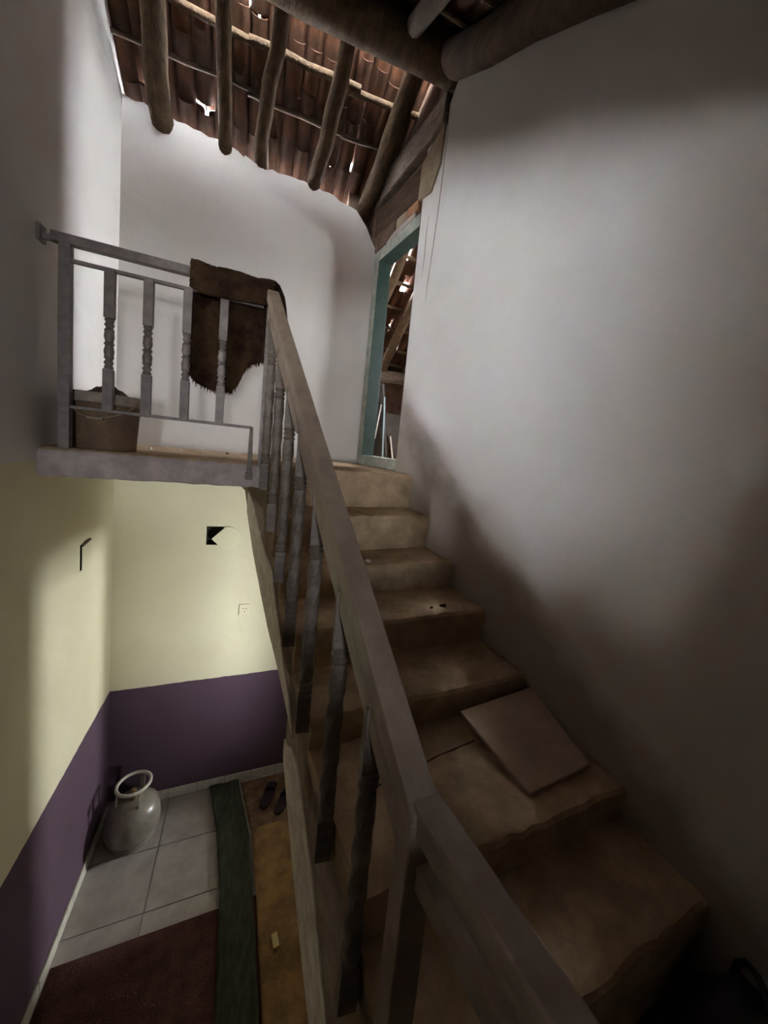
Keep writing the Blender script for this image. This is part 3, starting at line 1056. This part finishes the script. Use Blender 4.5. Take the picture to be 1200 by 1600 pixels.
YR = YF + 0.02
rp(MB().box(-0.775, -0.735, YR - 0.02, YR + 0.02, ZL - 0.001, 0.752), 'newel_post', M['metal'], 0.003)
rp(MB().box(-0.80, 0.022, YR - 0.021, YR + 0.021, 0.712, 0.752), 'top_rail', M['metal'], 0.004)
rp(MB().box(XL + 0.002, -0.775, YR - 0.01, YR + 0.01, 0.712, 0.735).box(XL - 0.01, XL + 0.012, YR - 0.03, YR + 0.03, 0.70, 0.765), 'wall_bracket', M['metal'], 0.002)
rp(MB().box(-0.74, 0.02, YR - 0.011, YR + 0.011, 0.645, 0.66), 'middle_rail', M['metal'], 0.002)
rp(MB().box(-0.74, 0.0, YR - 0.011, YR + 0.011, 0.036, 0.050), 'bottom_rail', M['metal'], 0.002)
bh = 0.652 - 0.04
tb = turned_baluster(bh).mesh('baluster', M['metal'], smooth=35)
for xx in (-0.604, -0.462, -0.308, -0.155):
    o = bpy.data.objects.new('baluster', tb)
    link(o)
    o.location = (xx, YR, 0.045)
    unparent_fix(o, rail)
mb = MB()
mb.hexa([(-0.012, YR - 0.03, 0.045), (0.004, YR - 0.03, 0.045), (0.004, YR + 0.0, 0.045), (-0.012, YR + 0.0, 0.045)],
        [(-0.016, YF - 0.028, -0.20), (0.010, YF - 0.028, -0.20), (0.010, YF - 0.006, -0.20), (-0.016, YF - 0.006, -0.20)])
mb.box(-0.02, 0.014, YF - 0.035, YF - 0.002, -0.225, -0.19)
rp(mb, 'anchor_strap', M['iron'], 0.002)

# ------------------------------------------------------------------ stair railing
srail = tag(empty('stair_railing', (0.2, 1.2, -1.0)), 'brown steel stair railing with twisted balusters and sloping handrail', 'railing')


def redge(y):    # top left edge of the sloping handrail
    return 0.642 - 0.79 * (1.984 - y)


def sloped(y0, y1, c0, c1, d0, d1):
    """bar in the railing plane from y0 to y1, vertical offsets d0..d1 below the handrail edge"""
    a = [(xs(y0, c0), y0, redge(y0) - d1), (xs(y0, c1), y0, redge(y0) - d1), (xs(y0, c1), y0, redge(y0) - d0), (xs(y0, c0), y0, redge(y0) - d0)]
    b = [(xs(y1, c0), y1, redge(y1) - d1), (xs(y1, c1), y1, redge(y1) - d1), (xs(y1, c1), y1, redge(y1) - d0), (xs(y1, c0), y1, redge(y1) - d0)]
    return MB().hexa(a, b)


rp(sloped(2.098, 0.455, 0.028, 0.082, 0.0, 0.062), 'handrail', M['metal2'], 0.005, parent=srail)
rp(sloped(2.095, 1.375, 0.034, 0.07, 0.080, 0.135), 'under_rail', M['metal2'], 0.003, parent=srail)
rp(sloped(1.345, 0.47, 0.034, 0.07, 0.072, 0.135), 'under_rail', M['metal2'], 0.003, parent=srail)
tw = twisted_baluster().mesh('baluster', M['iron'], smooth=40)
for (yy, zz) in ((2.016, -0.263), (1.781, -0.42), (1.555, -0.576), (1.34, -0.74), (1.11, -0.905), (0.862, -1.087), (0.655, -1.232)):
    top = redge(yy) - 0.10
    o = bpy.data.objects.new('baluster', tw)
    link(o)
    o.location = (xs(yy), yy, zz)
    o.scale = (1, 1, top - zz)
    o.rotation_euler = (0, 0, -math.radians(8))
    unparent_fix(o, srail)
rp(MB().hexa([(xs(2.15) - 0.015, 2.125, -0.20), (xs(2.15) + 0.03, 2.125, -0.20), (xs(2.15) + 0.03, 2.155, -0.20), (xs(2.15) - 0.015, 2.155, -0.20)],
             [(xs(2.15) - 0.015, 2.125, 0.735), (xs(2.15) + 0.03, 2.125, 0.735), (xs(2.15) + 0.03, 2.155, 0.735), (xs(2.15) - 0.015, 2.155, 0.735)]), 'newel_post', M['metal'], 0.003, parent=srail)
PX, PY = xs(0.48), 0.48
rp(MB().box(PX - 0.026, PX + 0.026, PY - 0.026, PY + 0.026, ZM, -0.575), 'newel_post', M['metal2'], 0.004, parent=srail)


def level(y0, y1, c0, c1, z0, z1):
    a = [(xs(y0, c0), y0, z0), (xs(y0, c1), y0, z0), (xs(y0, c1), y0, z1), (xs(y0, c0), y0, z1)]
    b = [(xs(y1, c0), y1, z0), (xs(y1, c1), y1, z0), (xs(y1, c1), y1, z1), (xs(y1, c0), y1, z1)]
    return MB().hexa(a, b)


rp(level(0.485, -0.9, 0.036, 0.086, -0.605, -0.552), 'level_rail', M['metal2'], 0.005, parent=srail)
rp(level(0.46, -0.9, 0.045, 0.078, -0.70, -0.655), 'level_under_rail', M['metal2'], 0.003, parent=srail)
for yy in (0.12, -0.2, -0.5, -0.85):
    o = bpy.data.objects.new('baluster', tw)
    link(o)
    o.location = (xs(yy), yy, ZM)
    o.scale = (1, 1, -0.69 - ZM)
    unparent_fix(o, srail)

# ------------------------------------------------------------------ rug hung over the landing railing
rugr = random.Random(21)


def rug():
    nx, path_n = 30, 40
    x0, x1 = -0.300, 0.062
    bot = lerp_profile([(-0.30, 0.27), (-0.27, 0.235), (-0.22, 0.215), (-0.17, 0.205), (-0.11, 0.21), (-0.085, 0.25), (-0.06, 0.32), (-0.03, 0.36), (0.01, 0.38), (0.062, 0.40)])
    front = lerp_profile([(-0.30, 0.655), (-0.25, 0.635), (-0.1, 0.645), (0.062, 0.655)])
    vs_ = []
    for i in range(nx + 1):
        t = i / nx
        x = x0 + (x1 - x0) * t
        zbot, zfr = bot(x), front(x)
        zt = 0.765 + 0.004 * math.sin(x * 40)
        lf, lb = zt - zfr, zt - zbot
        for k in range(path_n + 1):
            s = k / path_n
            if s < 0.22:                       # short flap on the near side
                q = s / 0.22
                yy, zz = YR - 0.034 - 0.006 * math.sin(q * 3), zfr + lf * q
            elif s < 0.36:                     # over the rail
                q = (s - 0.22) / 0.14 * math.pi
                yy, zz = YR - 0.034 * math.cos(q), zt + 0.014 * math.sin(q)
            else:                              # long flap behind
                q = (s - 0.36) / 0.64
                yy, zz = YR + 0.036 + 0.012 * math.sin(q * 4 + x * 9) * q, zt - lb * q
            w = 0.006 * math.sin(x * 55 + s * 7)
            vs_.append((x + rugr.uniform(-0.002, 0.002), yy + w * (0.3 + s), zz + rugr.uniform(-0.002, 0.002)))
    fs_ = []
    m = path_n + 1
    for i in range(nx):
        for k in range(path_n):
            fs_.append((i * m + k, (i + 1) * m + k, (i + 1) * m + k + 1, i * m + k + 1))
    mb = MB()
    mb.add(vs_, fs_)
    return mb, vs_, m, nx


rug_root = tag(empty('rug', (-0.12, YR, 0.752)), 'shaggy dark brown rug hung over the end of the landing railing', 'rug')
mb, rv, m_, nx_ = rug()
o = mb.build('rug_body', M['rug'], smooth=0)
sd = o.modifiers.new('thick', 'SOLIDIFY')
sd.thickness = 0.012
sd.offset = 0
unparent_fix(o, rug_root)
fr = MB()
for i in range(nx_ + 1):
    for rep in range(4):
        b = Vector(rv[i * m_ + m_ - 1]) + Vector((rugr.uniform(-0.006, 0.006), rugr.uniform(-0.004, 0.004), 0.004))
        tip = b + Vector((rugr.uniform(-0.008, 0.008), rugr.uniform(-0.004, 0.004), -rugr.uniform(0.008, 0.026)))
        fr.tube([b, tip], [0.0022, 0.0006], 4)
o = fr.build('fringe', M['rug'])
tag(o, kind='stuff')
unparent_fix(o, rug_root)
# corner of the rug folded over the head of the stair handrail
cor = MB()
cp = [(0.062, YR - 0.035, 0.775), (0.085, YR - 0.01, 0.768), (0.105, YR + 0.03, 0.745), (0.118, YR + 0.06, 0.70), (0.132, YR + 0.085, 0.62), (0.147, YR + 0.10, 0.545)]
wv = [0.10, 0.10, 0.095, 0.085, 0.07, 0.06]
rows = []
for (x_, y_, z_), w_ in zip(cp, wv):
    rows.append([(x_ + 0.0, y_, z_), (x_ + 0.01, y_ + w_ * 0.5, z_ + 0.004), (x_ - 0.01, y_ + w_, z_)])
vs_ = [p for r in rows for p in r]
fs_ = []
for i in range(len(rows) - 1):
    for k in range(2):
        fs_.append((i * 3 + k, i * 3 + k + 1, (i + 1) * 3 + k + 1, (i + 1) * 3 + k))
o = cor.add(vs_, fs_).build('rug_corner', M['rug'], smooth=0)
sd = o.modifiers.new('thick', 'SOLIDIFY')
sd.thickness = 0.014
sd.offset = 0
unparent_fix(o, rug_root)

# ------------------------------------------------------------------ bucket on the landing
BX, BY = -0.655, 2.30
bk = tag(empty('bucket', (BX, BY, ZL)), 'muddy brown tub with a pale rim and dried mud on the landing', 'bucket')
H = 0.262
pr = [(0.119, 0.0), (0.122, 0.004), (0.134, H - 0.04), (0.134, H - 0.035), (0.124, H - 0.035), (0.112, 0.012), (0.02, 0.01)]
MB().lathe(pr, 36).build('body', M['bucket'], bk, smooth=35)
pr = [(0.134, H - 0.048), (0.144, H - 0.046), (0.146, H - 0.012), (0.143, H), (0.132, H), (0.130, H - 0.03)]
MB().lathe(pr, 36).build('rim', M['bucketrim'], bk, smooth=35)
MB().lathe([(0.1295, H - 0.088), (0.1345, H - 0.086), (0.1345, H - 0.076), (0.131, H - 0.074)], 36).build('hoop', M['bucketrim'], bk, smooth=30)
# mud heap
hm = MB()
ring = 20
vsh = [(0, 0, H + 0.030)]
for j in range(1, 7):
    for k in range(ring):
        th = 2 * math.pi * k / ring
        r = 0.126 * j / 6
        z = H - 0.03 + 0.055 * (1 - (j / 6) ** 2) + rugr.uniform(-0.008, 0.010) + 0.022 * math.exp(-((r * math.cos(th) - 0.02) ** 2 + (r * math.sin(th) + 0.03) ** 2) / 0.002)
        vsh.append((r * math.cos(th), r * math.sin(th), z))
fsh = [(0, 1 + k, 1 + (k + 1) % ring) for k in range(ring)]
for j in range(5):
    for k in range(ring):
        fsh.append((1 + j * ring + k, 1 + (j + 1) * ring + k, 1 + (j + 1) * ring + (k + 1) % ring, 1 + j * ring + (k + 1) % ring))
hm.add(vsh, fsh).build('mud_heap', M['soil'], bk, smooth=0)
pts = []
for k in range(13):
    th = math.radians(-160 + 140 * k / 12)
    pts.append((0.147 * math.cos(th), 0.147 * math.sin(th), H - 0.03 - 0.085 * math.sin(math.pi * k / 12)))
hd = MB().tube(pts, 0.0022, 6).build('handle_wire', M['wire'], bk, smooth=0)
MB().tube([(-0.03, -0.147, H - 0.116), (0.028, -0.146, H - 0.119)], 0.0055, 8).build('grip', M['wire'], hd, smooth=30)

# plaster crumbs on the landing
crumb_spots = [(-0.535, 2.60, 0.016, 'paper', 'white plaster flake on the landing just right of the muddy tub'),
               (-0.40, 2.72, 0.013, 'paper', 'thin upright white scrap on the landing below the second baluster'),
               (-0.30, 2.86, 0.013, 'paper', 'small white plaster crumb on the landing below the hanging rug'),
               (-0.145, 2.82, 0.015, 'brownmat', 'small dark clod on the landing near the head of the stair')]


def shard(name, loc, size, m, label, cat, group=None, flat=0.35):
    mb = MB()
    n = 7
    rr = [size * random.uniform(0.6, 1.1) for _ in range(n)]
    a = [(rr[k] * math.cos(2 * math.pi * k / n), rr[k] * 0.7 * math.sin(2 * math.pi * k / n), 0) for k in range(n)]
    b = [(p[0] * 0.7 + random.uniform(-1, 1) * size * 0.1, p[1] * 0.7, size * flat * random.uniform(0.7, 1.3)) for p in a]
    mb.hexa(a, b)
    o = mb.build(name, m)
    o.location = loc
    o.rotation_euler = (0, 0, random.uniform(0, 6))
    return tag(o, label, cat, group)


for (cx_, cy_, s_, mm, lab) in crumb_spots:
    shard('plaster_crumb' if mm == 'paper' else 'dirt_clod', (cx_, cy_, ZL), s_, M[mm], lab, 'debris', 'debris on the landing', 0.8)

shard('paper_scrap', (0.555, 1.70, -0.549), 0.02, M['paper'], 'crumpled pale scrap lying on the third step edge', 'scrap', flat=0.5)
shard('dirt_clod', (0.86, 1.45, -0.694), 0.017, M['soil'], 'larger of the two dark dirt lumps on the fourth step', 'debris', 'dirt on the steps', 0.7)
shard('dirt_clod', (0.795, 1.44, -0.694), 0.011, M['soil'], 'smaller of the two dark dirt lumps on the fourth step', 'debris', 'dirt on the steps', 0.7)

# loose tile leaning on the riser of the wide step
Z6, Z6b = -0.982, -0.928
q = [(0.755, 1.058), (1.125, 1.098), (1.09, 0.765), (0.815, 0.742)]


def lt(x, y):
    t = (y - 0.742) / (1.085 - 0.742)
    return Z6 + 0.001 + (Z6b - Z6) * t


mb = MB()
mb.hexa([(x_, y_, lt(x_, y_)) for x_, y_ in q], [(x_, y_, lt(x_, y_) + 0.012) for x_, y_ in q])
tag(mb.build('loose_tile', M['loose'], bevel=0.002), 'loose square brown floor tile lying on the widest step', 'tile')

# ------------------------------------------------------------------ wall fittings
eb = tag(empty('electric_box', (-0.21, YB, -0.78)), 'open electric box in the cream wall with its cover hanging askew', 'electric box')
mb = MB()
h0, h1, h2, h3 = HOLE
mb.box(h0, h0 + 0.004, YB + 0.001, YB + 0.06, h2, h3)
mb.box(h1 - 0.004, h1, YB + 0.001, YB + 0.06, h2, h3)
mb.box(h0, h1, YB + 0.001, YB + 0.06, h2, h2 + 0.004)
mb.box(h0, h1, YB + 0.001, YB + 0.06, h3 - 0.004, h3)
mb.box(h0, h1, YB + 0.056, YB + 0.06, h2, h3)
o = mb.build('box_recess', M['dark'])
unparent_fix(o, eb)
# cover: plate with a straight left corner and round right side
cpl = [(-0.237, -0.804), (-0.150, -0.715)]
for k in range(13):
    th = math.radians(112 - 224 * k / 12)
    cpl.append((-0.130 + 0.093 * math.cos(th), -0.80 + 0.093 * math.sin(th)))
cpl.append((-0.188, -0.855))
mb = MB().hexa([(x_, YB - 0.003, z_) for x_, z_ in cpl], [(x_, YB - 0.010, z_) for x_, z_ in cpl])
o = mb.build('hanging_cover', M['plate'], bevel=0.002)
unparent_fix(o, eb)
sk_ = tag(empty('wall_socket', (0.02, YB, -1.385)), 'small cream wall socket low on the cream wall right of centre', 'socket')
o = MB().box(-0.018, 0.057, YB - 0.009, YB, -1.43, -1.342).build('face_plate', M['plate'], bevel=0.003)
unparent_fix(o, sk_)
for (dx, dz) in ((0.012, -1.375), (0.034, -1.378), (0.022, -1.40)):
    o = MB().tube([(dx, YB - 0.0085, dz), (dx, YB - 0.0105, dz)], 0.004, 10).build('socket_hole', M['dark'])
    unparent_fix(o, sk_)
# slit in the left wall with a strip of torn conduit
cs = tag(empty('conduit_slot', (XL, 2.59, -0.78)), 'narrow open conduit slot in the cream left wall, shade painted black inside', 'slot')
mb = MB().box(XL - 0.05, XL - 0.046, 2.575, 2.605, -0.857, -0.705)
mb.box(XL - 0.05, XL - 0.001, 2.575, 2.577, -0.857, -0.705).box(XL - 0.05, XL - 0.001, 2.603, 2.605, -0.857, -0.705)
o = mb.build('slot_shade_lining', M['dark'])  # sides and back coloured near-black to deepen the slot's shade
unparent_fix(o, cs)
o = MB().tube([(XL + 0.004, 2.592, -0.712), (XL + 0.010, 2.64, -0.70), (XL + 0.006, 2.70, -0.70)], 0.007, 8).build('conduit_end', M['mud'], smooth=30)
unparent_fix(o, cs)

# ------------------------------------------------------------------ gas cylinder
GX, GY = -0.62, 2.85
gc = tag(empty('gas_cylinder', (GX, GY, ZG)), 'squat grey gas cylinder with a round collar in the purple corner', 'gas cylinder')
MB().lathe([(0.125, 0.0), (0.13, 0.003), (0.13, 0.035), (0.122, 0.035)], 32).build('foot_ring', M['cyl'], gc, smooth=40)
pr = [(0.02, 0.02), (0.10, 0.028), (0.145, 0.055), (0.160, 0.095), (0.162, 0.13), (0.1635, 0.135), (0.1635, 0.145), (0.162, 0.15), (0.160, 0.20), (0.148, 0.245), (0.115, 0.282), (0.07, 0.300), (0.02, 0.305)]
MB().lathe(pr, 40).build('body', M['cyl'], gc, smooth=50)
vv = MB().lathe([(0.022, 0.30), (0.022, 0.33), (0.014, 0.335), (0.014, 0.36), (0.02, 0.362), (0.02, 0.375), (0.006, 0.38)], 14).build('valve', M['brass'], gc, smooth=40)
rg = []
for k in range(33):
    th = 2 * math.pi * k / 32
    rg.append((0.098 * math.cos(th), 0.098 * math.sin(th), 0.418))
MB().tube(rg, 0.011, 10, cap=False).build('collar_ring', M['cylrim'], gc, smooth=0)
for th in (-0.9, 1.2, 3.3):
    c_, s_ = math.cos(th), math.sin(th)
    a = []
    b = []
    for dt in (-0.16, 0.16):
        c2, s2 = math.cos(th + dt), math.sin(th + dt)
        a.append((c2, s2))
    mb = MB().hexa([(0.094 * a[0][0], 0.094 * a[0][1], 0.28), (0.094 * a[1][0], 0.094 * a[1][1], 0.28), (0.100 * a[1][0], 0.100 * a[1][1], 0.28), (0.100 * a[0][0], 0.100 * a[0][1], 0.28)],
                   [(0.094 * a[0][0], 0.094 * a[0][1], 0.416), (0.094 * a[1][0], 0.094 * a[1][1], 0.416), (0.100 * a[1][0], 0.100 * a[1][1], 0.416), (0.100 * a[0][0], 0.100 * a[0][1], 0.416)])
    mb.build('collar_stay', M['cyl'], gc, bevel=0.002)

# ------------------------------------------------------------------ floor coverings
def cloth(name, outline_l, outline_r, ys_, z0, amp, m, label, cat, thick=0.004, nx=10, freq=30):
    fl_, fr_ = lerp_profile(sorted(outline_l)), lerp_profile(sorted(outline_r))
    y0, y1, n = ys_
    vs_, fs_ = [], []
    for j in range(n + 1):
        y = y0 + (y1 - y0) * j / n
        for i in range(nx + 1):
            t = i / nx
            x = fl_(y) + (fr_(y) - fl_(y)) * t + jn(0.002)
            z = z0 + amp * (0.5 + 0.5 * math.sin(x * freq + 2.0 * math.sin(y * 3))) * (0.6 + 0.4 * math.sin(y * 5)) + abs(jn(0.001))
            vs_.append((x, y, z))
    for j in range(n):
        for i in range(nx):
            fs_.append((j * (nx + 1) + i, j * (nx + 1) + i + 1, (j + 1) * (nx + 1) + i + 1, (j + 1) * (nx + 1) + i))
    o = MB().add(vs_, fs_).build(name, m, smooth=0)
    md = o.modifiers.new('thick', 'SOLIDIFY')
    md.thickness = thick
    md.offset = 1
    return tag(o, label, cat)


cloth('red_carpet', [(YFR, XL + 0.02), (2.22, XL + 0.02)], [(YFR, 0.9), (2.22, 0.9)], (YFR + 0.05, 2.20, 40), ZG + 0.002, 0.003, M['red'],
      'dark red carpet covering the near half of the ground floor', 'carpet', 0.016, 24, 8)
cloth('brown_mat', [(2.62, 0.155), (3.09, 0.07)], [(2.62, 0.62), (3.09, 0.60)], (2.64, 3.085, 16), ZG + 0.002, 0.003, M['brownmat'],
      'mottled brown doormat under the dark sandals', 'mat', 0.006, 16, 30)
cloth('ochre_mat', [(1.3, 0.215), (1.7, 0.205), (2.2, 0.182), (2.58, 0.160), (2.66, 0.150)], [(1.3, 0.62), (2.66, 0.60)], (1.35, 2.635, 30), ZG + 0.019, 0.004, M['ochre'],
      'faded ochre patterned floor mat beside the stair foot', 'mat', 0.004, 16, 18)
cloth('green_runner', [(1.2, 0.0), (1.7, -0.01), (2.27, -0.03), (2.7, -0.08), (3.12, -0.163)], [(1.2, 0.20), (1.7, 0.19), (2.2, 0.166), (2.58, 0.145), (3.12, 0.05)],
      (1.25, 3.10, 50), ZG + 0.020, 0.014, M['greencloth'], 'long dark green rumpled cloth runner across the floor tiles', 'runner', 0.004, 14, 42)


def sandal(name, x, y, rz, label):
    s = tag(empty(name, (x, y, ZG + 0.012), rz), label, 'sandal', 'pair of dark sandals on the brown mat')
    ol = []
    for k in range(24):
        th = 2 * math.pi * k / 24
        yy = 0.125 * math.sin(th)
        w = 0.050 + 0.010 * math.sin(th) - 0.010 * math.cos(2 * th)
        ol.append((w * math.cos(th) - 0.006 * math.sin(2 * th), yy))
    MB().hexa([(a, b, 0) for a, b in ol], [(a, b, 0.018) for a, b in ol]).build('sole', M['sandal'], s, bevel=0.004)
    vs_, fs_ = [], []
    for j in range(5):
        yy = 0.02 + 0.07 * j / 4
        for k in range(9):
            th = math.pi * k / 8
            vs_.append((0.043 * math.cos(th), yy, 0.016 + (0.045 - 0.004 * j) * math.sin(th)))
    for j in range(4):
        for k in range(8):
            fs_.append((j * 9 + k, j * 9 + k + 1, (j + 1) * 9 + k + 1, (j + 1) * 9 + k))
    o = MB().add(vs_, fs_).build('upper_strap', M['strap'], s, smooth=0)
    md = o.modifiers.new('thick', 'SOLIDIFY')
    md.thickness = 0.004
    return s


sandal('sandal', 0.285, 2.885, math.radians(-22), 'dark sandal lying farther from the stair on the brown mat')
sandal('sandal', 0.395, 2.80, math.radians(-30), 'dark sandal half hidden by the white edge of the stair')
pk = MB().box(-0.016, 0.016, -0.036, 0.036, 0, 0.014).build('packet', M['packet'], bevel=0.002)
pk.location = (0.283, 1.905, ZG + 0.028)
pk.rotation_euler = (0, 0, 0.15)
tag(pk, 'small pale yellow packet lying on the ochre mat', 'packet')

# ------------------------------------------------------------------ black bag at the foot of the right wall
bagr = random.Random(4)
bg = tag(empty('bag', (xr(0.2) - 0.17, 0.24, ZM)), 'slumped black bag with a looped handle against the right wall', 'bag')
vs_, fs_ = [], []
nr_, ns_ = 9, 20
for j in range(nr_ + 1):
    t = j / nr_
    for k in range(ns_):
        th = 2 * math.pi * k / ns_
        r = (0.16 * (1 - 0.55 * t ** 2.2)) * (1 + 0.10 * math.sin(3 * th + 4 * t) + bagr.uniform(-0.03, 0.03))
        vs_.append((r * 0.85 * math.cos(th) + 0.03 * t, r * 1.1 * math.sin(th), 0.25 * t + (0.02 * math.sin(5 * th) if j == nr_ else 0)))
for j in range(nr_):
    for k in range(ns_):
        fs_.append((j * ns_ + k, j * ns_ + (k + 1) % ns_, (j + 1) * ns_ + (k + 1) % ns_, (j + 1) * ns_ + k))
fs_ += [tuple(range(ns_))[::-1], tuple(range(nr_ * ns_, (nr_ + 1) * ns_))]
MB().add(vs_, fs_).build('bag_body', M['bag'], bg, smooth=60)
MB().tube([(0.05, 0.02, 0.20), (0.058, 0.04, 0.25), (0.066, 0.065, 0.268), (0.074, 0.09, 0.262), (0.08, 0.105, 0.235), (0.078, 0.11, 0.18)], 0.008, 8).build('handle', M['bag'], bg, smooth=40)

# ------------------------------------------------------------------ boards stored in the attic, seen through the doorway
def board(name, pts, off, m, label, cat='board', group=None):
    """pts: four corners; off: thickness vector"""
    off = Vector(off)
    o = MB().hexa([Vector(p) for p in pts], [Vector(p) + off for p in pts]).build(name, m, bevel=0.002)
    return tag(o, label, cat, group)


ZA = -0.143
board('sheet', [(1.02, 3.45, ZA), (1.02, 4.05, ZA), (1.005, 4.05, 0.55), (1.005, 3.45, 0.52)], (0.018, 0, 0), M['sheet'],
      'dark grey sheet standing upright just inside the green frame', 'sheet', 'sheets stored in the attic')
board('sheet', [(1.20, 3.42, ZA), (1.20, 4.1, ZA), (1.09, 4.1, 0.62), (1.09, 3.42, 0.62)], (0.02, 0, 0.003), M['sheet'],
      'brown-grey sheet leaning left in the middle of the attic doorway', 'sheet', 'sheets stored in the attic')
board('sheet', [(1.62, 4.25, ZA), (1.95, 4.05, ZA), (1.72, 4.15, 0.42), (1.40, 4.35, 0.46)], (0.01, 0.03, 0), M['sheet'],
      'dark slanted sheet behind the others under the eave beam', 'sheet', 'sheets stored in the attic')
board('batten_strip', [(1.155, 3.40, ZA), (1.168, 3.40, ZA), (1.128, 3.40, 0.50), (1.115, 3.40, 0.50)], (0, 0.012, 0), M['stripblue'],
      'thin bluish strip standing between the leaning sheets', 'strip')
board('batten_strip', [(1.262, 3.38, ZA), (1.275, 3.38, ZA), (1.215, 3.38, 0.14), (1.203, 3.38, 0.14)], (0, 0.012, 0), M['stripwhite'],
      'short white strip leaning beside the near door edge', 'strip')
board('batten_strip', [(1.045, 3.36, 0.10), (1.055, 3.36, 0.10), (1.09, 3.37, 0.42), (1.08, 3.37, 0.42)], (0, 0.012, 0), M['stripwhite'],
      'thin pale strip resting against the green far jamb', 'strip')
board('batten_strip', [(1.23, 3.9, 0.36), (1.27, 3.9, 0.36), (1.24, 3.9, 0.50), (1.21, 3.9, 0.50)], (0, 0.012, 0), M['stripwhite'],
      'stubby white strip above the leaning sheets in the attic', 'strip')
